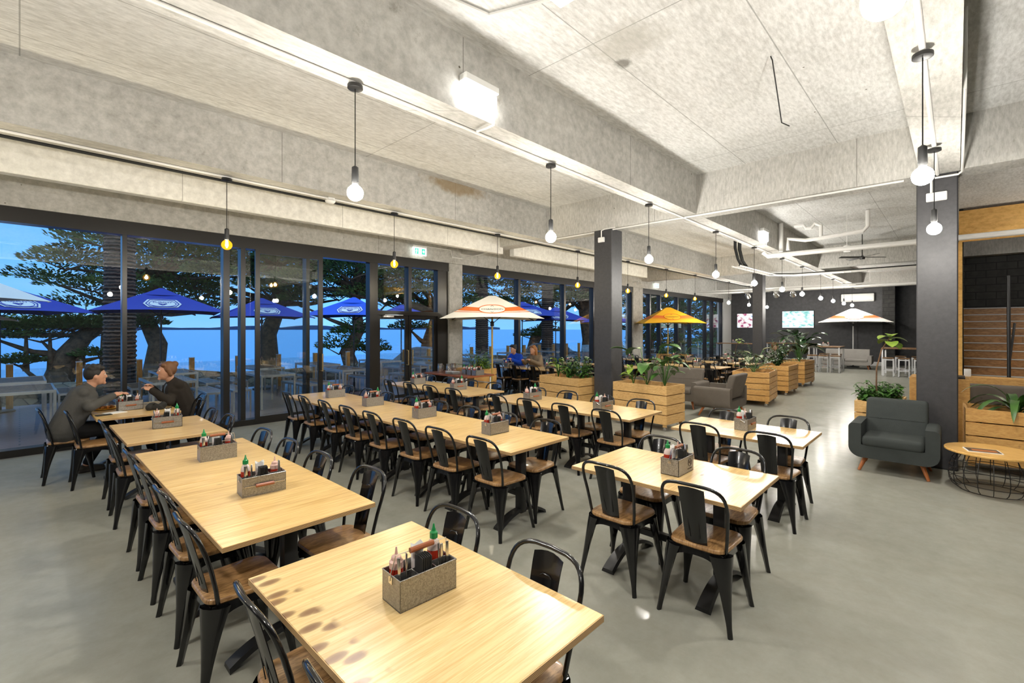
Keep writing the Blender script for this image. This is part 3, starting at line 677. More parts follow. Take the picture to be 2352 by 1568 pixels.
# tables beyond the middle column
far = [
 ('by the striped umbrella', 9.42, 7.45, 0, 4), ('where the blue shirted person sits', 9.42, 8.72, 0, 0),
 ('first behind the middle column', 11.45, 6.75, 0, 4), ('second behind the middle column', 11.45, 8.3, 0, 4),
 ('behind the grey loveseat, near', 12.95, 5.05, 0, 4), ('behind the grey loveseat, far', 12.95, 6.3, 0, 4),
 ('in the next far row, right', 14.95, 4.85, 0, 4), ('in the next far row, middle', 14.95, 6.1, 0, 4), ('in the next far row, left', 14.5, 7.95, 0, 4),
 ('under the orange umbrella', 16.2, 7.15, 0, 4), ('farthest, beside the planters', 17.3, 5.75, 0, 4)]
for nm, x, y, rz, n_ in far:
    table(x, y, 'plywood dining table %s, past the middle column' % nm)
    if n_:
        for sd, sg in (('window', 1), ('room', -1)):
            for dy, e_ in ((-.3, 'right hand'), (.3, 'left hand')):
                chair(x+sg*.25, y+dy+.02*sg, 90*sg, 'black chair at table %s, %s side, %s' % (nm, 'far' if sg > 0 else 'near', e_), 'black chairs beyond the middle column')
for dy, e_ in ((-.3, 'right hand'), (.3, 'left hand')): chair(9.18, 8.72+dy, -90, 'black chair near side of the blue shirted diners table, %s' % e_, 'black chairs beyond the middle column')
chair(9.74, 9.02, 90, 'black chair under the person in the blue shirt', j=0); chair(9.80, 8.38, 90, 'black chair under the auburn haired person by the window', j=0)
chair(11.25, 4.12, -90, 'black chair between the grey loveseat and the first small planter')
# service table
o = empty('service_table', (7.05, 8.42, 0)); tag(o, 'brown service table with jugs and caddies near the glass doors', 'table')
tp = MB().bevbox(-.4, .4, -.78, .78, .71, .75, .004, 1).build('table_top', M['grip'], o)
for sx in (-1, 1):
    for sy in (-1, 1): MB().tube([(sx*.36, sy*.7, .71), (sx*.36, sy*.7, 0)], .018, 8).build('leg', M['pipe'], o)
    MB().tube([(sx*.36, -.7, .55), (sx*.36, .7, .55)], .012, 6).build('rail', M['pipe'], o)
SV = [(6.85, 8.85), (6.92, 8.62), (7.15, 8.72)]
for i, (x, y) in enumerate(SV):
    o = empty('water_jug', (x, y, .75)); tag(o, 'shiny metal water jug on the service table, %s one' % ('left', 'middle', 'right')[i], 'jug', 'metal water jugs')
    MB().lathe([(.055, 0), (.065, .02), (.06, .14), (.055, .19), (.06, .21), (.05, .205)], 18).build('body', M['steel'], o); MB().tube([(.06, 0, .18), (.11, 0, .16), (.11, 0, .07), (.065, 0, .05)], .007, 6).build('handle', M['steel'], o)
for i in range(2):
    o = MB()
    for q in range(5): o.lathe([(.05, .012*q), (.095, .012*q+.009), (.097, .012*q+.012), (.05, .012*q+.005)], 18)
    o = o.build('plate_stack', M['white']); o.location = (6.80+.02*i, 8.44-.205*i, .75); tag(o, 'stack of white plates on the service table, %s' % ('nearer the jugs', 'nearer the caddies')[i], 'plates')
# ---------------------------------------------------------------- caddies and what stands in them
def make_caddy(name, up=True, sign=False, wire=True):
    o = empty(name); tag(o, 'x', 'caddy', 'galvanised condiment caddies')
    a, b_, h, t = .125, .066, .115, .003
    w_ = MB().box(-a, a, -b_, -b_+t, 0, h).box(-a, a, b_-t, b_, 0, h).box(-a, -a+t, -b_, b_, 0, h).box(a-t, a, -b_, b_, 0, h).box(-a, a, -b_, b_, 0, .004)
    w_.tube([(-a, -b_, h), (a, -b_, h), (a, b_, h), (-a, b_, h)], .003, 6, True)
    bx = w_.build('box', M['galv'], o, 0)
    MB().box(-a+.003, a-.003, -.0015, .0015, .004, h-.006).box(-.04, -.037, -b_+.003, 0, .004, h-.006).box(.045, .048, -b_+.003, b_-.003, .004, h-.01).build('divider', M['galv'], o, 0)
    for s in (-1, 1): MB().box(s*a-.004, s*a+.004, -.012, .012, h-.03, h-.004).build('bracket', M['steel'], o, 0)
    if wire:
        ang = R(8) if up else R(118)
        q = Matrix.Translation((0, 0, h-.012)) @ Matrix.Rotation(ang, 4, 'X')
        hd = MB(); hd.T = q; hd.tube([(-a-.006, 0, -.008), (-a-.006, 0, .005), (-a+.012, 0, .085), (a-.012, 0, .085), (a+.006, 0, .005), (a+.006, 0, -.008)], .0022, 6)
        hw = hd.build('wire_handle', M['steel'], o)
        g = MB(); g.T = q; g.tube([(-.052, 0, .085), (.052, 0, .085)], .0105, 10); g.build('grip', M['grip'], hw)
    if sign:
        s_ = MB(); c0 = (.06, -.068, .068); n_ = 24
        s_.tube([(c0[0]+.026*math.cos(2*math.pi*i/n_), -.0668, c0[2]+.026*math.sin(2*math.pi*i/n_)) for i in range(n_)], .0022, 4, True)
        s_.tube([(c0[0]-.018, -.0668, c0[2]+.018), (c0[0]+.018, -.0668, c0[2]-.018)], .002, 4).box(.044, .07, -.0675, -.066, .066, .072).tube([(.073, -.0668, .069), (.077, -.0668, .08)], .0014, 4)
        s_.build('no_smoking_mark', M['ink'], o, 0)
        text('NO SMOKING', .0115, (.06, -.0665, .026), (R(90), 0, 0), M['ink'], 'lettering', o)
    return o
def text(body, size, loc, rot, mat, name, parent=None, ext=.0006):
    cu = bpy.data.curves.new(name, 'FONT'); cu.body = body; cu.size = size; cu.align_x = 'CENTER'; cu.align_y = 'CENTER'; cu.extrude = ext
    t = bpy.data.objects.new(name, cu); col.objects.link(t); bpy.context.view_layer.update()
    me = bpy.data.meshes.new_from_object(t.evaluated_get(bpy.context.evaluated_depsgraph_get())); bpy.data.objects.remove(t)
    o = bpy.data.objects.new(name, me); col.objects.link(o); me.materials.clear(); me.materials.append(mat)
    o.location = loc; o.rotation_euler = rot
    if parent: link_child(o, parent)
    return o
CU = make_caddy('condiment_caddy', True); CD = make_caddy('condiment_caddy', False); CS = make_caddy('condiment_caddy', True, True)
cused = {}
def make_sriracha():
    o = empty('sauce_bottle'); tag(o, 'x', 'bottle', 'green capped sauce bottles')
    MB().lathe([(.024, 0), (.027, .006), (.027, .125), (.0265, .132)], 16).build('sauce', M['sauce'], o)
    MB().lathe([(.027, .132), (.0262, .146), (.020, .164), (.0135, .173), (.0135, .178)], 16).build('clear_neck', M['clearp'], o)
    MB().lathe([(.0165, .176), (.0165, .198), (.013, .201), (.009, .204), (.0075, .213), (.006, .215), (.003, .232)], 16).build('cap', M['green'], o)
    return o
def make_squeeze():
    o = empty('squeeze_bottle'); tag(o, 'x', 'bottle', 'soft squeeze bottles')
    MB().lathe([(.026, 0), (.027, .005), (.027, .115)], 16).build('sauce', M['sauce'], o)
    MB().lathe([(.027, .115), (.027, .138), (.020, .145), (.019, .154), (.016, .158), (.006, .164), (.003, .192)], 16).build('body', M['pinkp'], o)
    return o
def make_napkins():
    o = MB()
    for i in range(6):
        P = []
        for j in range(7):
            t = j/6; P.append([(-.022+.008*i, -.026, .002+.155*t), (-.022+.008*i-.010*math.sin(math.pi*t), 0, .002+.16*t), (-.022+.008*i, .026, .002+.155*t)])
        o.grid(P, 0, .0035)
    o = o.build('napkin_bundle', M['napkin']); tag(o, 'x', 'napkins', 'black napkin bundles'); return o
def make_menu():
    P = []
    for i in range(13):
        a = 2*math.pi*i/12; P.append([(.022*math.cos(a), .016*math.sin(a), .005), (.023*math.cos(a), .018*math.sin(a), .09), (.026*math.cos(a), .020*math.sin(a), .175+.008*math.sin(3*a))])
    b = MB().grid(P, 0, .0008)
    for i in range(9): b.add([(-.017, -.0205-.0003*i, .05+.011*i), (.012+.004*(i % 2), -.0212-.0003*i, .05+.011*i), (.012+.004*(i % 2), -.0212-.0003*i, .053+.011*i), (-.017, -.0205-.0003*i, .053+.011*i)], [(0, 1, 2, 3)], 1)
    o = b.build('paper_menu', [M['paper'], M['ink']], None, 60); tag(o, 'x', 'menu', 'rolled white paper menus'); return o
def make_knife():
    o = empty('cutlery_knife'); tag(o, 'x', 'knife', 'steel cutlery in the caddies')
    MB().bevbox(-.006, .006, -.003, .003, .07, .18, .0025, 2).build('handle', M['steel'], o); MB().bevbox(-.007, .007, -.001, .001, 0, .07, .0008, 1).build('blade', M['steel'], o)
    return o
PROT = {}
def put(kind, mk, x, y, z, label, rz=0, tilt=(0, 0)):
    if kind not in PROT: PROT[kind] = mk(); o = PROT[kind]
    else: o = copy_tree(PROT[kind])
    o.location = (x, y, z); o.rotation_euler = (tilt[0], tilt[1], rz); o['label'] = label
    return o
def caddy(x, y, where, kind='D', rz=0, z=.75, flip=1, full=2):
    pr = {'U': CU, 'D': CD, 'S': CS}[kind]; f_ = kind not in cused; cused[kind] = 1
    rzr = R(rz); c_, s_ = math.cos(rzr), math.sin(rzr)
    place(pr, f_, (x, y, z), 'galvanised condiment caddy, %s' % where, rzr)
    W = lambda a, b_: (x+c_*a*flip-s_*b_, y+s_*a*flip+c_*b_)
    lx = -.09; zz = z+.006
    put('sr', make_sriracha, *W(-.085, .0325), zz, 'green capped sauce bottle in the caddy, %s' % where)
    put('sq', make_squeeze, *W(.085, .0325), zz, 'pale squeeze bottle in the caddy, %s' % where)
    put('np', make_napkins, *W(.002, -.0325), zz, 'black napkins in the caddy, %s' % where, rzr)
    if full: put('mn', make_menu, *W(-.005, .030), zz, 'rolled white menu in the caddy, %s' % where, rzr)
    for q, (a, b_, tx, ty) in enumerate(((-.085, -.03, 3, -4), (-.066, -.04, -3, 3), (.082, -.03, 3, 5), (.102, -.036, -2, 3), (-.102, -.042, 1, 1))[:(5 if full > 1 else 3)]):
        put('kn', make_knife, *W(a, b_), zz, 'steel cutlery, %s end of caddy, %s' % ('left' if a*flip < 0 else 'right', where), rzr+.7*q, (R(tx), R(ty)))
CAD = [(1.075, 1.515, 'the nearest table', 'U', -3, -1, 2), (1.06, 3.20, 'the left foreground run, near table', 'D', -4, 1, 2), (1.085, 4.27, 'the left foreground run, far table', 'U', -4, 1, 2),
 (1.07, 6.02, 'the single table before the window diners', 'D', -7, -1, 2), (.97, 7.66, 'the window table between the two diners', 'D', 3, 1, 2),
 (3.29, 6.81, 'the long row, farthest table', 'U', -6, 1, 1), (3.28, 5.70, 'the long row, third table', 'U', -4, -1, 1), (3.26, 4.51, 'the long row, second table', 'U', -3, 1, 1), (3.255, 3.32, 'the long row, nearest table', 'U', -1, 1, 2),
 (5.14, 7.31, 'the row by the glass doors, far table', 'U', -3, 1, 1), (5.14, 6.14, 'the row by the glass doors, near table', 'D', -10, -1, 1),
 (5.13, 4.46, 'the row behind the long row, far table', 'D', -4, -1, 1), (5.10, 3.25, 'the row behind the long row, near table', 'D', -2, 1, 1),
 (3.27, 1.46, 'the right foreground table', 'S', 0, 1, 2), (5.17, 1.58, 'the table behind the right foreground one', 'D', -1, 1, 2)]
for x, y, wh, kd, rz, fl, full in CAD: caddy(x, y, wh, kd, rz, .75, fl, full)
for i in range(3): caddy(7.02, 8.05-.17*i, 'the service table, %s of three' % ('left', 'middle', 'right')[i], 'U', 0, .75, 1, 1)
for nm, x, y, rz, n_ in far: caddy(x-(0 if n_ else .25), y+(.15 if n_ else .1), 'the table %s' % nm, 'D', 0, .75, 1, 0)
# ---------------------------------------------------------------- planters and plants
def planter(name, x, y, rz, lx, ly, label, mat, h=.79, rows_=4, feet=True, group='timber planter boxes', top=True):
    o = empty(name, (x, y, 0), R(rz)); tag(o, label, 'planter', group)
    z0 = .115; hb = (h-z0)/rows_; b = MB(); t = .024
    for i in range(rows_):
        a, c_ = z0+i*hb+.007, z0+(i+1)*hb-.007
        b.box(-lx/2, lx/2, -ly/2, -ly/2+t, a, c_).box(-lx/2, lx/2, ly/2-t, ly/2, a, c_).box(-lx/2, -lx/2+t, -ly/2+t, ly/2-t, a, c_).box(lx/2-t, lx/2, -ly/2+t, ly/2-t, a, c_)
    b.build('box', M[mat], o, 0)
    p = MB()
    for sx in (-1, 1):
        for sy in (-1, 1): p.box(sx*(lx/2-.05), sx*(lx/2-t-.001), sy*(ly/2-.09), sy*(ly/2-t-.001), .07, h-.004)
    p.box(-lx/2+t, lx/2-t, -ly/2+t, ly/2-t, z0, z0+.02).build('corner_posts', M[mat], o, 0)
    MB().grid([[(-lx/2+t+(lx-2*t)*i/8, -ly/2+t+(ly-2*t)*j/6, h-.10+.03*math.sin(i*2.1+j*1.7)) for j in range(7)] for i in range(9)]).build('mulch', M['soil'], o)
    if feet:
        for sx in (-1, 1):
            for sy in (-1, 1):
                c_ = MB().box(sx*(lx/2-.08)-.03, sx*(lx/2-.08)+.03, sy*(ly/2-.08)-.03, sy*(ly/2-.08)+.03, .062, .07).tube([(sx*(lx/2-.08)-.012, sy*(ly/2-.08), .03), (sx*(lx/2-.08)+.012, sy*(ly/2-.08), .03)], .03, 12)
                c_.build('castor', M['steel'], o)
    return o
planter('planter_box', 8.02, 4.19-.05, -5, .62, 1.12, 'pale timber planter box on castors right of the middle column', 'pine')
planter('planter_box', 8.02, 5.97, -6, .62, 1.12, 'pale timber planter box left of the middle column', 'pine')
planter('planter_box', 12.25, 3.52, 6, 1.15, .78, 'honey timber planter on castors by the grey armchair, nearest of three', 'pine2', rows_=5)
planter('planter_box', 14.65, 3.60, 1, 1.15, .72, 'honey timber planter on castors, middle of the three in a line', 'pine2', rows_=5)
planter('planter_box', 17.1, 3.66, -2, 1.15, .66, 'honey timber planter on castors, farthest of the three in a line', 'pine2', rows_=5)
planter('planter_box', 7.98, 8.88, 0, .76, .80, 'timber planter beside the striped umbrella pole', 'pine2')
planter('planter_box', 8.52, .78, 0, .98, .50, 'timber planter of leafy creepers behind the charcoal armchair', 'pine')
planter('planter_box', 8.50, -.70, 2, .62, 1.25, 'honey timber planter right of the right column', 'pine2', rows_=4, feet=False)
planter('planter_box', 17.9, 8.1, 0, .5, 1.3, 'low timber planter at the foot of the orange umbrella', 'pine2')
o = MB().bevbox(9.6, 10.2, -.15, .53, 0, 1.03, .004, 1); o = o.build('timber_plinth', M['pine2']); tag(o, 'tall honey timber box half hidden behind the right column', 'box')
o = MB().bevbox(9.68, 10.12, -.1, .45, 1.03, 1.055, .006, 1).build('tray', M['blackm']); tag(o, 'black tray on the tall timber box', 'tray')
rp_ = random.Random(11)
def plant(name, x, y, z, label, kind, h=.5, mat='leaf', n=14, seed=0):
    r_ = random.Random(seed); o = empty(name, (x, y, z)); tag(o, label, 'plant', 'potted plants in the planter boxes')
    st = MB(); lf = MB()
    if kind == 'palm':
        for i in range(n):
            a = 2*math.pi*i/n+r_.uniform(-.3, .3); el = r_.uniform(.55, 1.35); L_ = h*r_.uniform(.8, 1.15)
            d = V(math.cos(a)*math.cos(el), math.sin(a)*math.cos(el), math.sin(el)); p = V(0, 0, 0); pts = [p.copy()]
            for s in range(8):
                p = p+d*L_/8; d = (d+V(0, 0, -.11)).normalized(); pts.append(p.copy())
                if s > 1:
                    sd = d.cross(V(0, 0, 1)); sd = sd.normalized() if sd.length > .01 else V(1, 0, 0)
                    for q in (-1, 1): lf.leaf(p, d*.75+sd*q, L_*.30*(1-.06*s), .018, .5, 3, .1)
            st.tube(pts, .004, 4)
    elif kind == 'strap':
        for i in range(n):
            a = 2*math.pi*i/n*1.62+r_.uniform(-.3, .3); el = r_.uniform(.65, 1.35)
            lf.leaf((.02*math.cos(a), .02*math.sin(a), 0), (math.cos(a)*math.cos(el), math.sin(a)*math.cos(el), math.sin(el)), h*r_.uniform(.8, 1.15), h*.13, 2.0, 10, .10)
        st.tube([(0, 0, -.05), (0, 0, .12)], .02, 6)
    elif kind == 'broad':
        for i in range(n):
            a = 2*math.pi*i/n+r_.uniform(-.4, .4); tl = r_.uniform(.15, .5); hh = h*r_.uniform(.35, .95)
            p0 = V(0, 0, 0); p1 = V(math.cos(a)*tl*hh, math.sin(a)*tl*hh, hh); st.tube([p0, (p0+p1)/2+V(0, 0, .03), p1], .006, 5)
            lf.leaf(p1, (math.cos(a), math.sin(a), r_.uniform(-.1, .9)), h*r_.uniform(.45, .65), h*r_.uniform(.22, .32), .7, 6, .18)
    elif kind == 'bush':
        for i in range(n):
            a = r_.uniform(0, 6.28); rr = h*r_.uniform(.1, .55); p1 = V(rr*math.cos(a), rr*math.sin(a), h*r_.uniform(.25, 1)); p0 = V(.03*math.cos(a), .03*math.sin(a), 0)
            st.tube([p0, (p0+p1)/2+V(0, 0, .05), p1], .004, 4)
            for q in range(9):
                t = .35+.65*q/8; p = p0.lerp(p1, t); b_ = r_.uniform(0, 6.28)
                lf.leaf(p, (math.cos(b_), math.sin(b_), r_.uniform(-.3, .5)), .085+.05*h, .045+.02*h, .6, 3, .15)
    elif kind == 'fig':
        pts = [V(0, 0, 0), V(-.04, .03, .22*h), V(.0, .03, .5*h), V(.03, -.02, .75*h), V(.05, -.12, .95*h)]; st.tube(pts, [.012, .011, .010, .009, .007], 6)
        for i in range(n):
            a = 2.4*i; p = pts[-1]-V(0, 0, .02*i); lf.leaf(p, (math.cos(a), math.sin(a), .5-.1*i), .20, .15, .8, 6, .1)
    st.build('stem', M['bark'] if kind in ('fig',) else M['leaf'], o); lf.build('leaves', M[mat], o, 60)
    return o
zS = .73
plant('leafy_plant', 7.98, 4.42, zS, 'variegated lime leaved plant in the planter right of the middle column', 'broad', .42, 'leafb', 12, 1)
plant('leafy_plant', 8.0, 4.15, zS, 'tall paddle leaved plant leaning in the planter right of the middle column', 'broad', .75, 'leaf', 6, 22)
plant('leafy_plant', 8.1, 3.85, zS, 'bushy fig leaved plant at the right end of the planter by the middle column', 'broad', .52, 'leaf', 15, 3)
plant('leafy_plant', 8.0, 6.22, zS, 'lime leaved plant at the left end of the planter left of the column', 'broad', .40, 'leafb', 10, 4)
plant('leafy_plant', 8.05, 5.95, zS, 'bushy green plant in the middle of the planter left of the column', 'bush', .50, 'leaf', 20, 5)
plant('leafy_plant', 8.05, 5.65, zS, 'bushy green plant beside the left face of the middle column', 'bush', .48, 'leaf', 20, 6)
plant('potted_palm', 12.1, 3.52, zS, 'palm with striped leaf in the nearest honey planter of the line', 'palm', .68, 'leafd', 15, 7)
plant('leafy_plant', 12.5, 3.62, zS, 'striped leaf plant beside the palm in the nearest honey planter', 'broad', .6, 'leafp', 6, 8)
plant('leafy_plant', 14.5, 3.6, zS, 'spreading green plant in the middle honey planter of the line', 'bush', .7, 'leafd', 28, 9)
plant('leafy_plant', 14.95, 3.75, zS, 'reddish palm behind the bush in the middle honey planter', 'palm', .8, 'leaf', 10, 10)
plant('leafy_plant', 17.0, 3.6, zS, 'dark glossy fig shrub in the farthest honey planter of the line', 'broad', .95, 'leafd', 26, 11)
plant('potted_palm', 7.9, 8.78, zS, 'small palm in the planter beside the striped umbrella', 'palm', .6, 'leaf', 16, 12)
plant('leafy_plant', 8.05, 8.62, zS, 'round leafy plant in front of the palm beside the striped umbrella', 'bush', .48, 'leafb', 20, 13)
plant('fig_tree', 8.3, .78, zS, 'thin fiddle leaf fig on a bent stem left of the right column', 'fig', 1.0, 'leafb', 6, 14)
for i, (x, y) in enumerate(((8.18, .88), (8.45, .68), (8.75, .80))): plant('leafy_plant', x, y, zS, 'leafy creeper around the bent fig stem, %s' % ('left', 'middle', 'right')[i], 'bush', .30, 'leaf', 22, 20+i)
plant('strap_plant', 8.62, -.55, zS, 'long strap leaved plant in the planter right of the right column', 'strap', .62, 'leaf', 18, 30)
plant('strap_plant', 8.56, -.92, zS, 'strap leaved plant cut by the right edge of the picture', 'strap', .6, 'leafd', 15, 31)
for i, (x, y, kd) in enumerate(((17.8, 8.5, 'bush'), (17.85, 8.15, 'bush'), (17.9, 7.7, 'palm'))): plant('leafy_plant', x, y, zS, 'green plant at the foot of the orange umbrella, %s' % ('left', 'middle', 'right')[i], kd, .5, 'leaf', 14, 40+i)
plant('fig_tree', 19.8, 6.4, .4, 'round leaved plant before the far bar table under the small television', 'fig', 1.0, 'leafb', 6, 50)
plant('potted_palm', 19.8, 5.75, .5, 'arching palm before the far bar table left of the far column', 'palm', .7, 'leaf', 12, 51)
planter('planter_box', 19.8, 6.1, 0, .55, 1.3, 'timber planter among the far tables left of the far column', 'pine2', h=.6, rows_=3)
# ---------------------------------------------------------------- soft seating
def sofa(name, label, cat, x, y, rz, w, mat, seat_n=1, buttons=(2, 1), legm='oleg', d=.82):
    o = empty(name, (x, y, 0), R(rz)); tag(o, label, cat)
    a = w/2; t = .13
    out = []
    for i in range(9): an = R(180+90*i/8); out.append((-a+.13+.13*math.cos(an), .18+.13+.13*math.sin(an)))
    for i in range(9): an = R(270+90*i/8); out.append((a-.13+.13*math.cos(an), .18+.13+.13*math.sin(an)))
    for i in range(5): an = R(90*i/4); out.append((a-.05+.05*math.cos(an), .60-.05+.05*math.sin(an)))
    out += [(a-t, .60), (a-t, .34), (-a+t, .34), (-a+t, .60)]
    for i in range(5): an = R(90+90*i/4); out.append((-a+.05+.05*math.cos(an), .60-.05+.05*math.sin(an)))
    MB().extrude([(px, -d/2+.08, pz) for px, pz in out], (0, d-.10, 0)).build('frame', M[mat], o, 40)
    for i in range(seat_n):
        xa = -a+t+(w-2*t)*i/seat_n; xb = -a+t+(w-2*t)*(i+1)/seat_n
        MB().bevbox(xa+.004, xb-.004, -d/2+.22, d/2, .325, .455, .045, 4).build('seat_cushion', M[mat], o)
    bk = MB(); sh = Matrix(((1, 0, 0, 0), (0, 1, -.26, -d/2+.30), (0, 0, 1, 0), (0, 0, 0, 1))); bk.T = sh
    bk.bevbox(-a+.12, a-.12, -.07, .07, .36, .865, .04, 4)
    bo = bk.build('backrest', M[mat], o)
    bt = MB(); bt.T = sh
    nx, nz_ = buttons
    for i in range(nx):
        for j in range(nz_):
            bt.sphere((-a+.12+(w-.24)*(i+.5+.0)/nx, .072, .62+.12*(j-(nz_-1)/2)), .011, 8, 6, (1, .5, 1))
    bt.tube([(-a+.15, .0715, .62), (a-.15, .0715, .62)], .0035, 5)
    bt.build('button_seam', M[mat], bo)
    for sx in (-1, 1):
        for sy in (-1, 1):
            MB().tube([(sx*(a-.17), sy*(d/2-.17), .19), (sx*(a-.10), sy*(d/2-.09), 0)], [.028, .016], 10).build('leg', M[legm], o)
    return o
sofa('armchair', 'charcoal armchair on orange legs before the right black column', 'armchair', 7.58, .56, 90, .86, 'sdark', 1, (2, 1), d=.74)
sofa('loveseat', 'brown grey buttoned loveseat behind the planter by the middle column', 'sofa', 10.55, 4.92, 90, 1.65, 'sgrey', 2, (5, 2))
sofa('armchair', 'brown grey armchair seen from its side, beside the loveseat', 'armchair', 10.05, 3.53, 0, 1.02, 'sgrey', 1, (3, 1))
sofa('loveseat', 'pale grey sofa against the far wall behind the bar table', 'sofa', 25.75, 3.6, 90, 1.9, 'slight', 2, (4, 1))
bs = empty('bench_sofa', (10.9, -1.7, 0)); tag(bs, 'grey buttoned bench sofa behind the planter right of the column', 'sofa')
MB().bevbox(-.55, .1, -1.5, 1.62, .12, .42, .04, 3).build('seat_cushion', M['sgrey'], bs); MB().bevbox(.02, .22, -1.5, 1.62, .40, .86, .05, 3).build('backrest', M['sgrey'], bs)
bb = MB()
for i in range(12): bb.sphere((.018, -1.35+.25*i, .64), .014, 8, 6, (.5, 1, 1))
bb.build('buttons', M['sgrey'], bs); MB().box(-.5, .2, -1.45, 1.58, 0, .12).build('plinth', M['blackm'], bs, 0); MB().tube([(-.55, -1.5, .43), (-.55, 1.6, .43)], .02, 8).build('piping', M['slight'], bs)
o = MB().bevbox(11.3, 11.62, -3.2, -.06, 0, .95, .004, 1).build('timber_ledge', M['pine2']); tag(o, 'honey timber ledge behind the bench sofa', 'ledge')
o = MB().bevbox(11.34, 11.44, -.19, -.10, .95, 1.08, .01, 2).build('glass_jar', M['white']); tag(o, 'white printed jar on the end of the timber ledge', 'jar')
# round wire table
o = empty('side_table', (7.31, -.285, 0)); tag(o, 'round timber side table on a black wire basket base', 'side table')
MB().lathe([(.38, .425), (.39, .43), (.39, .444), (.385, .45)], 48).build('table_top', M['ply2'], o)
wr = MB()
for z, r_ in ((.012, .27), (.10, .345), (.17, .355), (.25, .345), (.33, .32), (.42, .27)):
    wr.tube([(r_*math.cos(2*math.pi*i/32), r_*math.sin(2*math.pi*i/32), z) for i in range(32)], .004, 5, True)
for i in range(18):
    a = 2*math.pi*i/18; wr.tube([(r_*math.cos(a), r_*math.sin(a), z) for z, r_ in ((.012, .27), (.05, .32), (.10, .345), (.17, .355), (.25, .345), (.33, .32), (.42, .27))], .004, 5)
wr.build('wire_base', M['blackm'], o)
mg = MB().box(-.10, .10, -.14, .14, 0, .007).box(-.092, .092, -.13, .13, .007, .0076, 1).box(-.06, .03, -.11, .09, .0076, .008, 2).build('magazine', [M['paper'], plain('cover_print', (.05, .045, .04), .3), plain('cover_orange', (.45, .14, .05), .3)], None, 0)
mg.location = (7.22, -.21, .45); mg.rotation_euler = (0, 0, R(12)); tag(mg, 'magazine lying on the round side table', 'magazine')
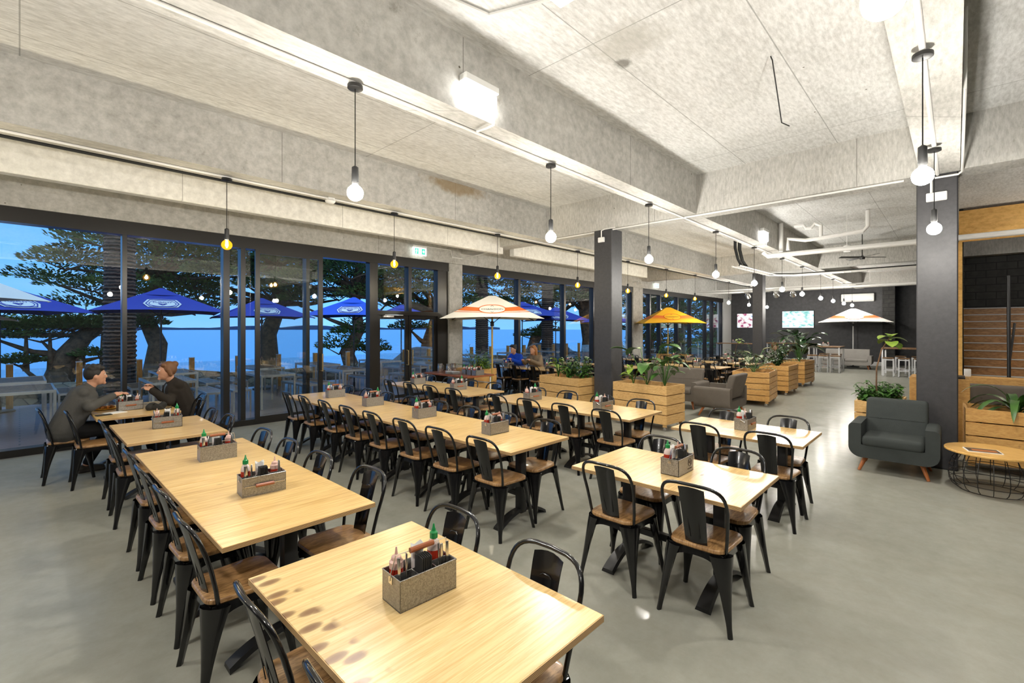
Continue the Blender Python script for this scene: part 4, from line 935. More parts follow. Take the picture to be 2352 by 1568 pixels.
# ---------------------------------------------------------------- umbrellas
def logo_text(mb_parent, body, size, loc, rot, mat): return text(body, size, loc, rot, mat, 'lettering', mb_parent)
def umbrella(name, label, x, y, rz, half, z0, z1, zb, mat, polemat, style, group=None, vent=False):
    """square canopy: panel 0 faces local -Y"""
    o = empty(name, (x, y, zb), R(rz)); tag(o, label, 'umbrella', group)
    z0 -= zb; z1 -= zb; c = MB(); corners = [(-half, -half), (half, -half), (half, half), (-half, half)]; top = .07*half
    n = 8
    for q in range(4):
        a, b_ = corners[q], corners[(q+1) % 4]; P = []
        for i in range(n+1):
            t = i/n; row = []
            for j in range(n+1):
                s = j/n; x0 = a[0]+(b_[0]-a[0])*s; y0 = a[1]+(b_[1]-a[1])*s; k_ = 1-(1-top/half)*t
                sag = -.05*half*math.sin(math.pi*t)*math.sin(math.pi*s); edge = .035*half*math.sin(math.pi*s)*(1-t)
                row.append((x0*k_, y0*k_, z0+(z1-z0)*t+sag+edge))
            P.append(row)
        c.grid(P, 0, .004)
    c.add([(x_*top/half, y_*top/half, z1) for x_, y_ in corners], [(0, 1, 2, 3)])
    cn = c.build('canopy', M[mat], o, 30)
    ribs = MB()
    for q in range(4): ribs.tube([(corners[q][0]*.98, corners[q][1]*.98, z0-.01), (0, 0, z1-.05)], .011, 5); ribs.tube([(corners[q][0]*.42, corners[q][1]*.42, z0+(z1-z0)*.52), (0, 0, z0-.1)], .009, 5)
    ribs.lathe([(.045, z0-.16), (.045, z0-.06), (.03, z0-.04)], 12); ribs.build('ribs', M['blackm'] if style != 'cream' else M['pipe'], o)
    MB().tube([(0, 0, 0.02), (0, 0, z1-.01)], .021, 12).build('pole', polemat, o)
    if zb == 0 or True:
        MB().lathe([(.24, 0), (.25, .015), (.24, .03), (.05, .05), (.035, .05), (.032, .25)], 20).build('base', M['blackm'], o)
    L_ = math.hypot(half*(1-top/half), z1-z0); th = math.atan2(z1-z0, half-top)
    def pt(u, t, off=.006):       # point on front panel, u across in metres, t up the slope 0..1
        k_ = 1-(1-top/half)*t; s = u/(2*half*k_)+.5
        sag = -.05*half*math.sin(math.pi*t)*math.sin(math.pi*s); edge = .035*half*math.sin(math.pi*s)*(1-t)
        nv_ = V(0, -math.sin(th), math.cos(th)); return V(u, -half*k_, z0+(z1-z0)*t+sag+edge)+nv_*off
    if style in ('stripe',):
        for q in range(4):
            rot = Matrix.Rotation(R(90*q), 4, 'Z')
            for t0, t1, m_ in ((.27, .29, 0), (.33, .50, 0)):
                P = []
                for i in range(5):
                    t = t0+(t1-t0)*i/4; k_ = 1-(1-top/half)*t; P.append([rot @ pt((-1+2*j/16)*half*k_*.985, t, .006) for j in range(17)])
                MB().grid(P).build('stripe', M['orange'], cn)
        el = []; r2 = []
        P = []
        for i in range(6):
            rr = i/5; P.append([pt(.42*half*rr*math.cos(2*math.pi*j/28)*.62, .42+.20*rr*math.sin(2*math.pi*j/28), .010) for j in range(28)])
        bd = MB().grid(P, 0, 0, True).build('badge', M[mat], cn)
        MB().tube([pt(.42*half*.62*math.cos(2*math.pi*j/36), .42+.20*math.sin(2*math.pi*j/36), .012) for j in range(36)], .006, 4, True).tube([pt(.42*half*.66*math.cos(2*math.pi*j/36), .42+.215*math.sin(2*math.pi*j/36), .012) for j in range(36)], .004, 4, True).build('badge_rim', M['orange'], cn)
        p0 = pt(0, .42, .016); text('CHANDON', .085*half, p0, (R(90)-(math.pi/2-th)+R(0), 0, 0), M['ink'], 'lettering', cn)
        MB().tube([pt(-.03*half, .56, .016), pt(0, .60, .016), pt(.03*half, .56, .016)], .004, 4).tube([pt(-.03*half, .29, .016), pt(0, .25, .016), pt(.03*half, .29, .016)], .004, 4).build('star_mark', M['ink'], cn)
    if style == 'crest':
        for q in (0, 1, 3):
            rot = Matrix.Rotation(R(90*q), 4, 'Z')
            hx = [(-.30, 0), (-.23, .20), (0, .25), (.23, .20), (.30, 0), (.23, -.20), (0, -.25), (-.23, -.20)]
            def hp(s, off): return [rot @ pt(a*half*.95*s, .36+b_*s, off) for a, b_ in hx]
            fb = MB(); fb.add([rot @ pt(0, .36, .012)]+hp(1, .012), [(0, i+1, (i+1) % 8+1) for i in range(8)]); fb.build('crest_field', M['paper'], cn, 0)
            MB().tube(hp(.86, .016), .012, 4, True).tube([rot @ pt(.20*half*math.cos(2*math.pi*j/24), .36+.18*math.sin(2*math.pi*j/24), .016) for j in range(24)], .008, 4, True).tube([rot @ pt(u*half, .36+v_, .018) for u, v_ in ((-.06, .0), (0, -.10), (.06, .0), (0, -.03), (-.06, .0))], .010, 4).build('crest_lines', M['blue'], cn, 0)
            tx = text('FURPHY', .08*half, (0, 0, 0), (0, 0, 0), M['blue'], 'lettering', cn)
            p0 = pt(0, .43, .024); tx.matrix_local = rot @ Matrix.Translation(p0) @ Matrix.Rotation(th, 4, 'X')
    if vent:
        v_ = MB()
        for q in range(4):
            a, b_ = corners[q], corners[(q+1) % 4]; k0 = .30
            v_.grid([[(a[0]*k0, a[1]*k0, z1-(z1-z0)*.26), (b_[0]*k0, b_[1]*k0, z1-(z1-z0)*.26)], [(a[0]*.03, a[1]*.03, z1+.04), (b_[0]*.03, b_[1]*.03, z1+.04)]], 0, .004)
        v_.build('vent', M[mat], cn, 30)
    return o
gold = plain('bamboo_yellow_pole', (.55, .36, .08), .4)
umbrella('market_umbrella', 'cream umbrella with orange stripe and oval badge, left of the middle column', 7.73, 7.99, -44, 1.12, 2.00, 2.56, 0, 'cream', gold, 'stripe')
umbrella('market_umbrella', 'amber orange umbrella with oval badge before the far windows', 17.2, 8.05, -52, 1.12, 1.98, 2.60, 0, 'yellow', gold, 'stripe')
umbrella('market_umbrella', 'cream striped umbrella before the far black wall', 26.9, 3.50, -80, 1.36, 2.07, 2.72, 0, 'cream', M['pipe'], 'stripe')
# ---------------------------------------------------------------- far end: screens, air conditioner, bar tables
def screen(label, y0, y1, z0, z1, seed, cols):
    o = empty('television', (28.36, (y0+y1)/2, (z0+z1)/2)); tag(o, label, 'television')
    hy, hz = (y1-y0)/2, (z1-z0)/2
    MB().bevbox(-.02, .035, -hy, hy, -hz, hz, .006, 1).build('casing', M['napkin'], o)
    m = bpy.data.materials.new('lit_screen'); m.use_nodes = True; n = m.node_tree.nodes; l = m.node_tree.links; n.remove(n['Principled BSDF'])
    t = n.new('ShaderNodeTexCoord'); mpp = n.new('ShaderNodeMapping'); mpp.inputs['Location'].default_value = (seed, seed, seed); mpp.inputs['Scale'].default_value = (1, 1.4, 3.0 if seed > 5 else 1.6); l.new(t.outputs['Object'], mpp.inputs[0])
    ns = n.new('ShaderNodeTexNoise'); ns.inputs['Scale'].default_value = 3.2; ns.inputs['Detail'].default_value = 5; l.new(mpp.outputs[0], ns.inputs[0])
    rr = n.new('ShaderNodeValToRGB'); els = rr.color_ramp.elements
    while len(els) < len(cols): els.new(.5)
    for e_, (p, c) in zip(els, cols): e_.position = p; e_.color = (*c, 1)
    l.new(ns.outputs[0], rr.inputs[0]); em = n.new('ShaderNodeEmission'); em.inputs[1].default_value = .62; l.new(rr.outputs[0], em.inputs[0]); l.new(em.outputs[0], n['Material Output'].inputs[0])
    MB().box(-.024, -.019, -hy+.02, hy-.02, -hz+.02, hz-.02).build('screen', m, o, 0)
    return o
screen('small lit television on the far wall left of the far column, colourful picture', 8.15, 9.12, 1.83, 2.66, 2.0, [(.3, (.05, .07, .12)), (.42, (.45, .08, .2)), (.5, (.8, .75, .72)), (.6, (.9, .9, .95)), (.72, (.15, .3, .55))])
screen('large lit television on the far wall, pale green picture', 5.33, 6.82, 1.82, 2.74, 7.0, [(.3, (.12, .5, .45)), (.42, (.55, .85, .85)), (.5, (.95, 1, 1)), (.7, (1, 1, 1))])
o = empty('air_conditioner', (28.3, 3.5, 3.3)); tag(o, 'white wall air conditioner above the far umbrella', 'air conditioner')
MB().bevbox(-.13, .09, -.66, .66, -.19, .20, .04, 3).build('body', M['white'], o); MB().box(-.135, -.125, -.6, .6, -.15, -.12).build('louvre', M['greyw'], o, 0)
def bar_table(x, y, lx, ly, label, h=1.05):
    o = empty('bar_table', (x, y, 0)); tag(o, label, 'bar table')
    MB().bevbox(-lx/2, lx/2, -ly/2, ly/2, h-.04, h, .004, 1).build('table_top', M['timber'], o)
    for sx in (-1, 1):
        for sy in (-1, 1): MB().box(sx*(lx/2-.045)-.025, sx*(lx/2-.045)+.025, sy*(ly/2-.045)-.025, sy*(ly/2-.045)+.025, 0, h-.04).build('leg', M['alu'], o, 0)
    for r_ in ((-lx/2+.07, lx/2-.07, -ly/2+.02, -ly/2+.06, h-.10, h-.04), (-lx/2+.07, lx/2-.07, ly/2-.06, ly/2-.02, h-.10, h-.04), (-lx/2+.02, -lx/2+.06, -ly/2+.07, ly/2-.07, .22, .26)): MB().box(*r_).build('rail', M['alu'], o, 0)
    return o
bar_table(23.6, 4.0, 1.1, 1.15, 'metal framed bar table left of the far umbrella')
bar_table(23.4, 1.35, 1.2, 1.5, 'metal framed bar table beside the right column edge')
bar_table(25.5, 8.2, .6, 1.9, 'tall metal bar table below the small television')
bar_table(27.6, 6.2, .7, 2.2, 'tall bar ledge below the large television')
def make_stool():
    o = empty('bar_stool'); tag(o, 'x', 'stool', 'slatted metal bar stools')
    MB().bevbox(-.17, .17, -.17, .17, .66, .70, .006, 1).build('seat', M['timber'], o)
    for sx in (-1, 1):
        for sy in (-1, 1): MB().box(sx*.15-.016, sx*.15+.016, sy*.15-.016, sy*.15+.016, 0, .66).build('leg', M['alu'], o, 0)
    MB().box(-.15, .15, -.165, -.135, .2, .23).box(-.15, .15, .135, .165, .2, .23).box(-.165, -.135, -.15, .15, .2, .23).build('foot_rail', M['alu'], o, 0)
    MB().box(-.165, -.135, -.134, .134, .6, .64).build('seat_rail', M['alu'], o, 0)
    return o
ST = make_stool()
SP = [(22.83, 4.35, 'left bar table, near side left'), (22.83, 3.95, 'left bar table, near side middle'), (22.83, 3.55, 'left bar table, near side right'), (24.36, 4.2, 'left bar table, far side left'), (24.36, 3.75, 'left bar table, far side right'),
      (22.6, 1.85, 'right bar table, near side left'), (22.6, 1.4, 'right bar table, near side middle'), (22.6, .95, 'right bar table, near side right'), (24.2, 1.6, 'right bar table, far side left'), (24.2, 1.1, 'right bar table, far side right')]
for i, (x, y, lb) in enumerate(SP): place(ST, i == 0, (x, y, 0), 'slatted metal bar stool at the %s' % lb)
for x, y, z, wh in ((23.5, 4.0, 1.05, 'the bar table left of the far umbrella'), (25.5, 8.3, 1.05, 'the bar table below the small television'), (27.5, 6.6, 1.05, 'the bar ledge, left'), (27.5, 5.9, 1.05, 'the bar ledge, right')): caddy(x, y, wh, 'D', 90, z, 1, 0)
# spotlights on the far ceiling pipe
for i, y in enumerate((6.9, 6.3, 5.75, 5.1)):
    o = empty('stage_spotlight', (22.9, y, 3.3)); tag(o, 'chrome stage spotlight hanging from the far pipe, %s from the left' % ORD[i].replace('nearest', 'first'), 'spotlight', 'stage spotlights')
    MB().tube([(.2, 0, .18), (0, 0, .1), (0, -.12, 0), (0, .12, 0)], .012, 6).build('bracket', M['steel'], o)
    b = MB(); b.T = Matrix.Rotation(R(120), 4, 'Y'); b.lathe([(.03, -.16), (.07, -.12), (.11, .02), (.12, .12), (.10, .10)], 14); b.build('lamp_body', M['steel'], o)
# small ceiling fan blades seen on the tray
o = empty('ceiling_fan', (16.2, 1.9, 3.78)); tag(o, 'small dark ceiling fan beside the cable tray', 'fan')
MB().tube([(0, 0, .64), (0, 0, 0)], .012, 6).build('rod', M['blackm'], o); MB().lathe([(.06, -.06), (.07, 0), (.03, .04)], 12).build('motor', M['blackm'], o)
for i in range(4):
    b = MB(); b.T = Matrix.Rotation(R(40+90*i), 4, 'Z') @ Matrix.Rotation(R(14), 4, 'X'); b.box(.06, .6, -.06, .06, -.004, .004); b.build('blade', M['blackm'], o, 0)
tk_.data = tk_.data.copy(); tk_.data.materials[0] = M['plyk']
# ---------------------------------------------------------------- people
def cap(b, p0, p1, r0, r1, sq=(1, 1, 1)):
    p0, p1 = Vector(p0), Vector(p1)
    b.sphere(p0, r0, 12, 8); b.sphere(p1, r1, 12, 8); n = 6
    b.tube([p0.lerp(p1, i/n) for i in range(n+1)], [r0+(r1-r0)*i/n for i in range(n+1)], 12)
def blend(b, name, mat, parent, vox, it=4):
    o = b.build(name, mat, parent, 0)
    m = o.modifiers.new('remesh', 'REMESH'); m.mode = 'VOXEL'; m.voxel_size = vox; m.use_smooth_shade = True
    s = o.modifiers.new('smooth', 'SMOOTH'); s.factor = .5; s.iterations = it
    return o
def person(x, y, rz, label, top, bottom, hair, hairm, lean=.12, hands=((-.12, .42, .95), (.14, .40, .93)), elb=((-.27, .18, .83), (.27, .18, .83)), look=0.0, vox=.009, feet=((-.12, .16, 0), (.14, .40, 0)), inner=None):
    o = empty('person', (x, y, 0), R(rz)); tag(o, label, 'person')
    S = lambda z, yy=0: V(0, yy+lean*(z-.55)/.45, z)
    pel, wai, che, nek = S(.57, -.06), S(.74, -.06), S(.94, -.04), S(1.07, -.03)
    hd = nek+V(0, .06+look*.1, .135)
    sh = [che+V(s*.17, 0, .075) for s in (-1, 1)]; hip = [V(s*.095, -.04, .555) for s in (-1, 1)]
    knee = [V(s*.13, .38, .545) for s in (-1, 1)]
    def torso(b, g):
        for s in (-1, 1):
            cap(b, pel+V(s*.075, 0, 0), wai+V(s*.06, 0, 0), .14+g, .13+g); cap(b, wai+V(s*.065, 0, 0), che+V(s*.085, 0, 0), .13+g, .13+g)
        cap(b, che+V(-.14, 0, .07), che+V(.14, 0, .07), .062+g, .062+g); cap(b, che+V(0, -.02, .06), nek, .07+g, .056+g*.3)
    def arms(b, g, cuff=1.0):
        for i in (0, 1):
            e_, h_ = V(*elb[i]), V(*hands[i]); wri = e_.lerp(h_, .88*cuff); cap(b, sh[i], e_, .054+g, .044+g); cap(b, e_, wri, .043+g, .030+g)
    def legs(b, g, end=1.0):
        for i in (0, 1):
            f_ = V(*feet[i])+V(0, 0, .09); cap(b, hip[i], knee[i], .088+g, .062+g); cap(b, knee[i], knee[i].lerp(f_, end), .060+g, .040+g)
    b = MB(); torso(b, 0); arms(b, 0); legs(b, 0)
    cap(b, nek-V(0, 0, .02), hd-V(0, .01, .06), .052, .055)
    b.sphere(hd, 1, 18, 14, (.076, .096, .116)); b.sphere(hd+V(0, .025, -.055), 1, 14, 10, (.058, .068, .066))
    b.sphere(hd+V(0, .098, -.015), .017, 8, 6); cap(b, hd+V(0, .088, .02), hd+V(0, .103, -.02), .009, .014)
    b.sphere(hd+V(0, .088, -.055), 1, 8, 6, (.024, .012, .009)); b.sphere(hd+V(0, .085, -.068), 1, 8, 6, (.02, .012, .008)); b.sphere(hd+V(0, .082, -.098), .022, 8, 6)
    for s in (-1, 1):
        b.sphere(hd+V(s*.077, -.005, -.01), 1, 8, 6, (.012, .022, .033)); b.sphere(hd+V(s*.03, .085, .03), 1, 8, 6, (.026, .012, .009))
    for i in (0, 1):
        e_, h_ = V(*elb[i]), V(*hands[i]); d = (h_-e_).normalized(); sd = d.cross(V(0, 0, 1)).normalized(); up = sd.cross(d)
        b.sphere(h_, 1, 10, 8, (.030, .042, .022)); cap(b, e_.lerp(h_, .85), h_+d*.02, .026, .030)
        for q in range(4):
            p0 = h_+d*.035+sd*(-.027+.018*q); ln = (.036, .044, .041, .032)[q]; p1 = p0+d*ln-up*.008; p2 = p1+d*.018-up*.028
            cap(b, p0, p1, .0095, .0088); cap(b, p1, p2, .0088, .0078)
        s = 1 if i == 0 else -1
        p0 = h_+sd*s*.03-d*.005; p1 = p0+sd*s*.018+d*.028-up*.01; cap(b, p0, p1, .0105, .0095); cap(b, p1, p1+d*.026-sd*s*.004, .0095, .008)
    for i in (0, 1):
        f_ = V(*feet[i]); cap(b, f_+V(0, -.03, .05), f_+V(0, .12, .035), .038, .03)
    body = blend(b, 'body', M['skin'], o, vox, 3)
    for s in (-1, 1): MB().sphere(hd+V(s*.031, .084, .014), .0105, 8, 6).sphere(hd+V(s*.031, .0925, .014), .0045, 6, 4, (1, 1, 1), 1).build('eye', [M['white'], M['napkin']], o)
    b = MB(); torso(b, .016); arms(b, .014); cap(b, nek-V(0, 0, .035), nek-V(0, 0, .005), .068, .060)
    blend(b, 'top', M[top], o, vox*1.25, 5)
    b = MB(); legs(b, .012, .93)
    for s in (-1, 1): cap(b, pel+V(s*.06, 0, -.02), pel+V(s*.06, 0, .02), .138, .138)
    blend(b, 'trousers', M[bottom], o, vox*1.3, 4)
    for i in (0, 1):
        b = MB(); f_ = V(*feet[i]); cap(b, f_+V(0, -.04, .055), f_+V(0, .14, .04), .048, .040); b.bevbox(f_.x-.046, f_.x+.046, f_.y-.09, f_.y+.185, .002, .026, .01, 2)
        blend(b, 'shoe', M['shoe'], o, vox*1.3, 3)
    b = MB(); b.sphere(hd+V(0, -.022, .030), 1, 18, 12, (.088, .096, .108))
    if hair == 'short':
        for i in range(22):
            a = i*2.4; b.sphere(hd+V(.06*math.cos(a), -.02+.055*math.sin(a), .098+.02*math.cos(a*1.7)), .03, 8, 6)
        cap(b, hd+V(-.05, .055, .085), hd+V(.05, .06, .09), .03, .03)
    elif hair == 'bun':
        b.sphere(hd+V(0, -.09, .09), .045, 10, 8); cap(b, hd+V(-.05, .05, .085), hd+V(.05, .055, .085), .028, .028); cap(b, hd+V(-.072, 0, .02), hd+V(-.075, -.03, -.05), .03, .025); cap(b, hd+V(.072, 0, .02), hd+V(.075, -.03, -.05), .03, .025)
    else:
        for s in (-1, 1): cap(b, hd+V(s*.07, -.02, .03), hd+V(s*.085, -.06, -.17), .04, .035)
        cap(b, hd+V(0, -.085, .02), hd+V(0, -.10, -.2), .07, .07); cap(b, hd+V(-.05, .05, .085), hd+V(.05, .05, .085), .028, .028)
    blend(b, 'hair', M[hairm], o, vox*1.1, 2)
    if inner:
        b = MB(); b.sphere(che+V(0, .085, .0), 1, 12, 10, (.055, .055, .11)); blend(b, 'tee_front', M[inner], o, vox*1.3, 2)
    return o
person(.42, 7.72, -90, 'person in a charcoal knit jumper leaning over a plate at the window table', 'knit', 'jean', 'short', 'hairb', .17, ((.13, .40, .96), (-.10, .46, .94)), ((.28, .15, .85), (-.26, .18, .83)), 0, .008, ((-.13, .15, 0), (.12, .42, 0)))
person(1.55, 7.80, 90, 'person in a dark jacket over a pale tee, eating with hands raised', 'jack', 'jean', 'bun', 'hairr', .12, ((.09, .33, 1.00), (-.07, .36, .98)), ((.26, .18, .82), (-.26, .18, .82)), 0, .008, ((-.12, .2, 0), (.12, .3, 0)), 'btee')
person(9.74, 9.02, 90, 'person in a bright blue shirt seated by the far window', 'bshirt', 'jean', 'short', 'hairb', .14, vox=.014)
person(9.80, 8.38, 90, 'person with auburn hair and a tan top seated by the far window', 'tan', 'jean', 'long', 'hairo', .10, vox=.014)
chair(17.15, 4.45, 180, 'black chair under the person half hidden by the planters', j=0)
person(17.15, 4.45, 180, 'person in a pale top half hidden behind the line of planters', 'slight', 'jean', 'short', 'hairr', .08, vox=.014)
# the meal on the window table
o = empty('dinner_plate', (.755, 7.91, .75)); tag(o, 'oval plate of food in front of the person in the jumper', 'plate')
MB().lathe([(.05, 0), (.10, .006), (.135, .016), (.13, .018), (.05, .006)], 24).build('plate', M['yellow'], o)
b = MB(); rr_ = random.Random(2)
for i in range(26): b.sphere((rr_.uniform(-.08, .08), rr_.uniform(-.06, .06), .018+rr_.uniform(0, .018)), rr_.uniform(.009, .02), 6, 5)
b.build('food', plain('fried_food', (.42, .17, .035), .6), o)
o = MB().bevbox(-.10, .10, -.08, .08, 0, .006, .002, 1).build('napkin', M['paper']); o.location = (.80, 7.48, .7505); o.rotation_euler = (0, 0, .3); tag(o, 'white paper napkin beside the plate', 'napkin')
o = MB().bevbox(-.075, .075, -.04, .04, 0, .009, .004, 2).build('phone', M['napkin']); o.location = (.69, 7.36, .75); o.rotation_euler = (0, 0, .2); tag(o, 'dark phone lying at the table edge', 'phone')
o = empty('handbag', (1.2, 7.40, .75)); tag(o, 'slumped black handbag on the window table', 'bag')
b = MB()
for i in range(9): b.sphere((-.07+.018*i, .01*math.sin(i), .035+.02*math.sin(i*.9)), .045, 8, 6)
blend(b, 'bag_body', M['napkin'], o, .01, 6); MB().tube([(-.05, 0, .06), (-.02, -.06, .09), (.06, -.10, .02), (.13, -.06, .012), (.16, 0, .012)], .007, 6).build('strap', M['napkin'], o)

# ---------------------------------------------------------------- outdoors
struct('floor_deck', MB().box(-8, 34, 9.82, 15.9, -.2, -.02), M['deck'])
struct('ground', MB().box(-60, 120, 15.9, 26, -1.2, -.5), M['grass'])
sea = MB().add([(-1500, 26, -3), (2500, 26, -3), (2500, 3500, -3), (-1500, 3500, -3)], [(0, 1, 2, 3)]).build('sea', M['sea'], None, 0); sea['kind'] = 'stuff'; tag(sea, 'calm blue sea beyond the trees', 'sea')
b = MB(); rh = random.Random(8); pts_ = [(-1400+40*i, 2600, 6+16*abs(math.sin(i*.37))*abs(math.sin(i*.11+1))) for i in range(101)]
b.extrude([(x, y, z) for x, y, z in pts_]+[(2600, 2600, -5), (-1400, 2600, -5)], (0, 120, 0)); hl = b.build('far_shore', M['hill'], None, 0); tag(hl, 'thin dark line of the far shore on the horizon', 'shore')
b = MB()
P = [[(-14+1.5*i, 19.7+.12*math.sin(i*1.3+j), -.6+.19*j+.04*math.sin(i*2.2)) for j in range(5)] for i in range(26)]
b.grid(P, 0, .5); sw = b.build('stone_wall', M['stone'], None, 0); sw['kind'] = 'structure'
def make_post():
    o = empty('fence_post'); tag(o, 'x', 'post', 'timber posts along the deck edge')
    MB().bevbox(-.058, .058, -.058, .058, -.02, .965, .006, 1).build('shaft', M['post'], o); MB().bevbox(-.062, .062, -.062, .062, .965, .985, .004, 1).build('cap', M['alu'], o)
    return o
PO = make_post()
for i in range(-4, 24):
    o = place(PO, i == -4, (1.0+1.157*i, 15.5, 0), 'orange timber post at the deck edge, %s from the left' % ORD[i+4].replace('nearest', 'first'))
for i in range(-4, 23):
    o = MB().box(1.07+1.157*i, 2.09+1.157*i, 15.49, 15.51, .02, .86).build('glass_balustrade', M['glass'], None, 0); tag(o, 'glass balustrade panel right of the %s orange post from the left' % ORD[i+4].replace('nearest', 'first'), 'glass panel', 'glass balustrade panels')
def make_otable():
    o = empty('outdoor_table'); tag(o, 'x', 'table', 'steel framed outdoor tables')
    t = MB()
    for i in range(8): t.box(-.345+.002, .345, -.70+.175*i+.004, -.70+.175*(i+1)-.004, .715, .735)
    t.build('slat_top', M['timber'], o, 0)
    fr = MB().box(-.375, -.345, -.73, .73, .69, .74).box(.345, .375, -.73, .73, .69, .74).box(-.345, .345, -.73, -.70, .69, .74).box(-.345, .345, .70, .73, .69, .74); fr.build('frame', M['alu'], o, 0)
    for sx in (-1, 1):
        for sy in (-1, 1): MB().box(sx*.355-.02, sx*.355+.02, sy*.705-.02, sy*.705+.02, -.02, .69).build('leg', M['alu'], o, 0)
    return o
def make_bench():
    o = empty('outdoor_bench'); tag(o, 'x', 'bench', 'steel framed outdoor benches')
    t = MB()
    for i in range(8): t.box(-.155, .155, -.65+.1625*i+.004, -.65+.1625*(i+1)-.004, .435, .452)
    t.build('slat_top', M['timber'], o, 0)
    MB().box(-.18, -.155, -.68, .68, .41, .455).box(.155, .18, -.68, .68, .41, .455).box(-.155, .155, -.68, -.65, .41, .455).box(-.155, .155, .65, .68, .41, .455).build('frame', M['alu'], o, 0)
    for sx in (-1, 1):
        for sy in (-1, 1): MB().box(sx*.163-.017, sx*.163+.017, sy*.66-.017, sy*.66+.017, -.02, .41).build('leg', M['alu'], o, 0)
    return o
OT, OB = make_otable(), make_bench(); q = 0
for row, (y, xs) in enumerate(((11.9, (.06, 2.12, 4.06, 5.96, 8.6, 11.0, 13.4, 19.5, 22.3)), (14.0, (.0, 2.6, 4.6, 6.2, 8.3, 10.4, 12.6, 14.9, 17.2)))):
    for i, x in enumerate(xs):
        wh = '%s row, %s from the left' % (('near', 'outer')[row], ORD[i].replace('nearest', 'first'))
        place(OT, q == 0, (x, y, 0), 'steel framed slatted table on the deck outside, %s' % wh)
        for s, sn in ((-1, 'left'), (1, 'right')):
            place(OB, q == 0 and s < 0, (x+s*.72, y+rj.uniform(-.1, .1), 0), 'slatted steel bench outside, %s of table in %s' % (sn, wh))
        q += 1
def face(x, y): return -math.degrees(math.atan2(x, y))
for i, (x, y, h_, z0, z1, off, mt, lab) in enumerate((
   (2.40, 14.2, 1.27, 2.17, 2.74, 2, 'blue', 'with its crest facing the second window bay'), (5.0, 15.1, 1.22, 2.10, 2.66, 10, 'blue', 'second from the left of those facing the windows'),
   (6.73, 12.75, 1.20, 2.12, 2.66, -8, 'blue2', 'seen through the open sliding door'), (-.30, 15.0, 1.25, 2.12, 2.7, 18, 'blue', 'partly behind the cream umbrella at far left'),
   (9.6, 14.7, 1.2, 2.12, 2.62, 12, 'blue', 'behind the glass double doors'), (14.25, 12.95, 1.36, 2.25, 2.85, 25, 'blue', 'behind the striped umbrella'), (16.4, 12.9, 1.3, 2.12, 2.70, 12, 'blue', 'just left of the middle column'), (21.0, 13.2, 1.3, 2.1, 2.65, 5, 'blue', 'behind the far doors'))):
    umbrella('market_umbrella', 'blue market umbrella with a white crest, %s' % lab, x, y, face(x, y)+off, h_, z0, z1, -.02, mt, M['blackm'], 'crest', 'blue market umbrellas on the deck', True)
umbrella('market_umbrella', 'large cream umbrella cut by the left edge, outside', -1.15, 12.62, 27, 1.16, 2.28, 2.98, -.02, 'cream', M['alu'], 'cream', None, True)
umbrella('market_umbrella', 'small beige umbrella at the far left edge, outside', -1.35, 15.0, 30, 1.0, 1.95, 2.4, -.02, 'cream', M['alu'], 'cream')
# trees
def tree(name, label, x, y, trunk, pads, seed, mat='cyp', lsz=.26, per=150, z0=-.5, tr=.45):
    r_ = random.Random(seed); o = empty(name, (x, y, z0)); tag(o, label, 'tree', 'trees on the foreshore')
    tb = MB(); tb.tube([V(*p) for p in trunk], [tr*(1-.6*i/(len(trunk)-1)) for i in range(len(trunk))], 10)
    fb = MB(); topz = Vector(trunk[-1])
    for (px, py, pz, rx, rz_) in pads:
        c = V(px, py, pz); st_ = min((Vector(t) for t in trunk), key=lambda t: (t-c).length+abs(t.z-c.z+1.0))
        mid = st_.lerp(c, .5)+V(0, 0, -.25); tb.tube([st_, mid, c-V(0, 0, rz_*.4)], [tr*.34, tr*.2, tr*.08], 6)
        for k2 in range(4):
            a = r_.uniform(0, 6.28); tb.tube([c-V(0, 0, rz_*.5), c+V(rx*.7*math.cos(a), rx*.7*math.sin(a), 0)], [tr*.08, tr*.02], 4)
        for i in range(per):
            a = r_.uniform(0, 6.28); rr = math.sqrt(r_.random())*rx; zz = (r_.random()**1.6)*rz_*(1-(rr/rx)**2*.8)-.12*rz_
            p = c+V(rr*math.cos(a), rr*math.sin(a)*.9, zz); d = V(math.cos(a)*1.2, math.sin(a)*1.2, r_.uniform(.0, 1.1)).normalized(); s = d.cross(V(0, 0, 1)).normalized(); L_ = lsz*r_.uniform(.7, 1.5)
            u = (s*.8+V(0, 0, r_.uniform(-.5, .5))).normalized()
            fb.add([p-d*L_*.4, p-u*L_*.32+d*L_*.1, p+d*L_*.8, p+u*L_*.32+d*L_*.1], [(0, 1, 2, 3)])
            if i % 2: fb.add([p-d*L_*.3, p-V(0, 0, L_*.18)+d*L_*.1, p+d*L_*.7, p+V(0, 0, L_*.22)+d*L_*.1], [(0, 1, 2, 3)])
    tb.build('trunk', M['bark'], o, 60); fb.build('foliage', M[mat], o, 0)
    return o
def crown(seed, n, w_, zlo, zhi, dens=(1.1, 1.9)):
    n = int(n*1.75); w_ *= .9
    r_ = random.Random(seed); out = []
    for i in range(n):
        a = 2.4*i; t = i/(n-1); z = zlo+(zhi-zlo)*t; rr = w_*(1-.45*t)*(.35+.65*r_.random())
        out.append((rr*math.cos(a), rr*math.sin(a)*.8, z+r_.uniform(-.3, .3), r_.uniform(*dens)*(1-.25*t), r_.uniform(.55, .9)))
    return out
def atp(u, d): rr = (u-1176)*d/1074; return (.7251*d+.6886*rr, .6886*d-.7251*rr)
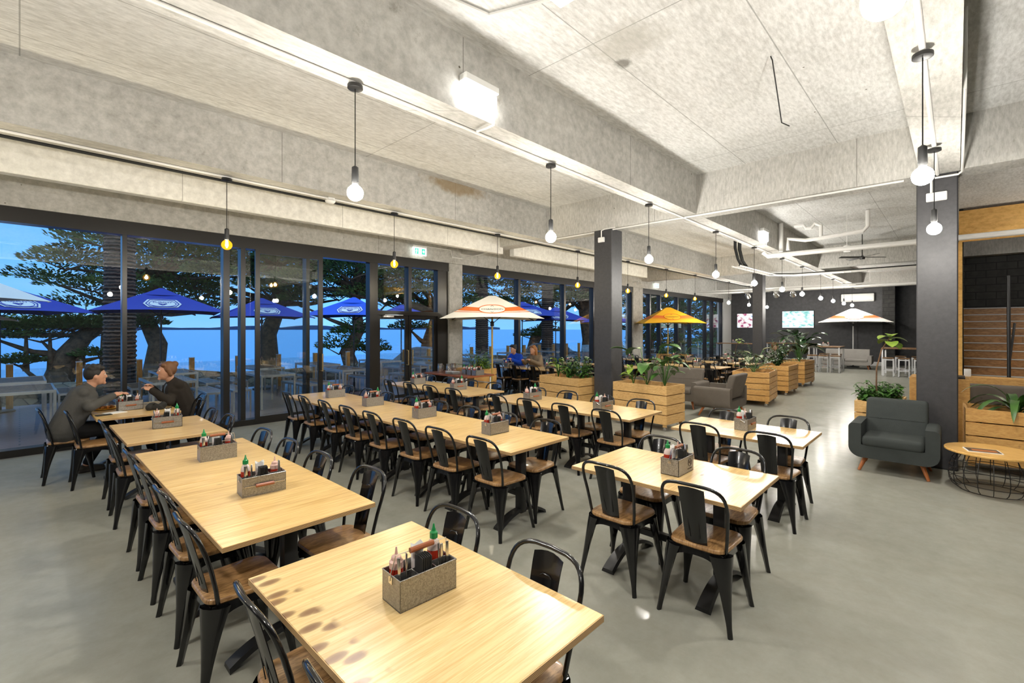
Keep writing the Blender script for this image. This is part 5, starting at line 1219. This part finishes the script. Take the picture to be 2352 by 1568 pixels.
TR = [
 (350, 24, 'big layered cypress left of the first mullion, seen through the windows', [(0, 0, 0), (.2, 0, 1.6), (-.3, .1, 3.0), (.3, 0, 4.6), (0, 0, 7)], crown(1, 26, 4.6, 3.3, 8.6), .42),
 (130, 21, 'low spreading cypress trunk at the far left, seen through the windows', [(0, 0, 0), (.3, 0, 1.2), (.8, 0, 2.0), (1.6, .2, 2.6)], [(-1.6, 0, 2.1, 1.2, .5), (.4, 0, 2.5, 1.5, .6), (2.2, .3, 2.6, 1.5, .6), (-.4, 1, 2.0, 1.2, .5), (1.2, -.6, 1.3, .9, .4), (-1.0, -.3, 1.1, .8, .4)], .5),
 (620, 25, 'dark cypress with forked trunk behind the third window bay', [(0, 0, 0), (-.1, 0, 2.0), (.5, 0, 3.6), (.2, 0, 5.4), (.4, 0, 7.4)], crown(2, 26, 4.2, 3.9, 9.0), .5),
 (815, 23, 'leaning dark cypress behind the open sliding door', [(0, 0, 0), (-.4, 0, 1.1), (.2, 0, 2.2), (.0, 0, 4.2), (.5, 0, 6.8)], crown(3, 24, 4.0, 3.9, 8.4)+[(-.8, 0, 1.5, 1.1, .9), (.9, 0, 1.3, 1.0, .8), (-.1, 0, 2.2, 1.1, .8)], .4),
 (985, 26, 'broad trunked cypress behind the double doors', [(0, 0, 0), (.1, 0, 1.4), (.7, 0, 3.2), (1.2, 0, 6.2)], crown(4, 24, 4.2, 3.6, 8.8)+[(-1.2, 0, 2.4, 1.2, .5)], .62),
 (1215, 30, 'dark cypress leaning right, behind the striped umbrella', [(0, 0, 0), (.6, 0, 1.6), (2.0, 0, 3.0), (2.6, 0, 5.5)], crown(5, 24, 4.8, 3.8, 8.6)+[(.2, 0, 1.9, 1.2, .5), (1.6, 0, 2.2, 1.3, .5)], .45),
 (1352, 30, 'forked tree just left of the middle column, seen through glass', [(0, 0, 0), (.1, 0, 1.6), (-.5, 0, 3.4), (.2, 0, 6.0)], crown(6, 16, 4.0, 4.2, 8.4), .6),
 (1560, 36, 'dark tree behind the far windows', [(0, 0, 0), (.1, 0, 2.6), (.5, 0, 6)], crown(7, 16, 4.6, 2.6, 8.0), .5),
 (1490, 34, 'low dark tree seen between the middle column and the far doors', [(0, 0, 0), (.2, 0, 1.6), (.5, 0, 4)], crown(8, 14, 3.6, .9, 6.0), .4), (1640, 40, 'low dark tree seen through the farthest window', [(0, 0, 0), (-.2, 0, 1.6), (.3, 0, 4)], crown(9, 14, 4.4, .6, 6.0), .4)]
for u, d, lab, tk, pads, tr in TR:
    x, y = atp(u, d)
    if y > 25.4: s_ = 25.4/y; x *= s_; y *= s_
    tree('cypress_tree', lab, x, y, tk, pads, int(u), 'cyp', .13, 620, -.5, tr)
for i, (u, d, hgt) in enumerate(((115, 60, 4.2), (190, 55, 4.6), (60, 70, 3.4), (235, 58, 4.0))):
    x, y = atp(u, d); s_ = 25.2/y
    tree('shore_bush', 'green bushy tree low on the left skyline, %s' % ('behind the cream umbrella', 'left of the palm trunk', 'at the very edge', 'beside the palm trunk')[i], x*s_, y*s_, [(0, 0, 0), (0, 0, 1.4)], [(r2*.5, 0, 1.75+.2*math.sin(r2*3), .75, .45) for r2 in range(-3, 4)], 60+i, 'cyp', .11, 320, .2, .1)
for x, y, hgt, r_, lab in ((1.92, 16.86, 8, .37, 'thick ringed palm trunk behind the first window mullion'), (17.5, 18.9, 7, .36, 'ringed palm trunk behind the striped umbrella pole'), (20.6, 16.8, 7, .34, 'ringed palm trunk just left of the middle column')):
    o = empty('palm_tree', (x, y, -.5)); tag(o, lab, 'palm tree', 'palms outside the windows')
    pr = [(r_*1.05, 0)]
    for i in range(60): z = hgt*(i+.5)/60; pr += [(r_*(.97-.1*i/60)+.03, z), (r_*(.95-.1*i/60), z+hgt/60*.45)]
    MB().lathe(pr, 16).build('trunk', M['palm'], o, 20)
    lf = MB(); st = MB()
    for i in range(16):
        a = 2*math.pi*i/16; d = V(math.cos(a), math.sin(a), .7).normalized(); p = V(0, 0, hgt); pts = [p.copy()]
        for s in range(9):
            p = p+d*.32; d = (d+V(0, 0, -.15)).normalized(); pts.append(p.copy())
            for sg in (-1, 1): lf.leaf(p, d*.6+d.cross(V(0, 0, 1)).normalized()*sg, .7, .05, .7, 3, .1)
        st.tube(pts, .03, 5)
    st.build('frond_stem', M['leaf'], o); lf.build('fronds', M['leafd'], o, 0)
run('power_line', [(-3.06, 25.0, 7.6), (-.2, 24.2, 6.0), (4, 23, 4.6), (9, 21.6, 4.0)], .014, M['napkin'], 'thin power line crossing the sky outside at left', 'cable')
# parked cars beyond the deck
def make_car(label, paint):
    o = empty('car'); tag(o, label, 'car')
    prof = [(-2.1, .32), (-2.15, .62), (-2.0, .85), (-1.45, .92), (-.85, 1.38), (-.3, 1.46), (.55, 1.40), (1.15, .98), (1.95, .86), (2.15, .62), (2.1, .32)]
    P = []
    for x, z in prof:
        w_ = .86 if z < 1.0 else .66; P.append([(x, -w_, z), (x, -w_*.6, z+.02), (x, w_*.6, z+.02), (x, w_, z)])
    b = MB().grid(P); b.extrude([(x, -.86 if z < 1 else -.66, z) for x, z in prof], (0, .02, 0)); b.extrude([(x, .86 if z < 1 else .66, z) for x, z in prof], (0, -.02, 0)); b.box(-2.05, 2.05, -.84, .84, .25, .9)
    b.build('body', paint, o, 30)
    g = MB()
    for s in (-1, 1): g.extrude([(-.95, s*.80, .95), (-.75, s*.70, 1.33), (-.28, s*.685, 1.40), (.5, s*.69, 1.34), (.98, s*.80, .98)], (0, s*.01, 0))
    g.extrude([(1.12, -.6, 1.0), (1.12, .6, 1.0), (.60, .5, 1.38), (.60, -.5, 1.38)], (.03, 0, .02)); g.build('windows', plain('car_glass', (.02, .03, .04), .08), o, 0)
    for sx in (-1.3, 1.3):
        for sy in (-1, 1): MB().tube([(sx, sy*.70, .31), (sx, sy*.88, .31)], .31, 18).build('wheel', M['blackm'], o)
    return o
o = make_car('dark parked car beyond the deck, behind the blue shirted person', plain('dark_car_paint', (.012, .016, .024), .2, .3, .5)); o.location = (*[a*.98 for a in atp(1262, 28)], -.5)
o = make_car('silver parked car beyond the deck, behind the striped umbrella pole', plain('silver_car_paint', (.30, .34, .38), .25, .6, .5)); o.location = (12.8, 17.3, -.5); o.rotation_euler = (0, 0, .2)
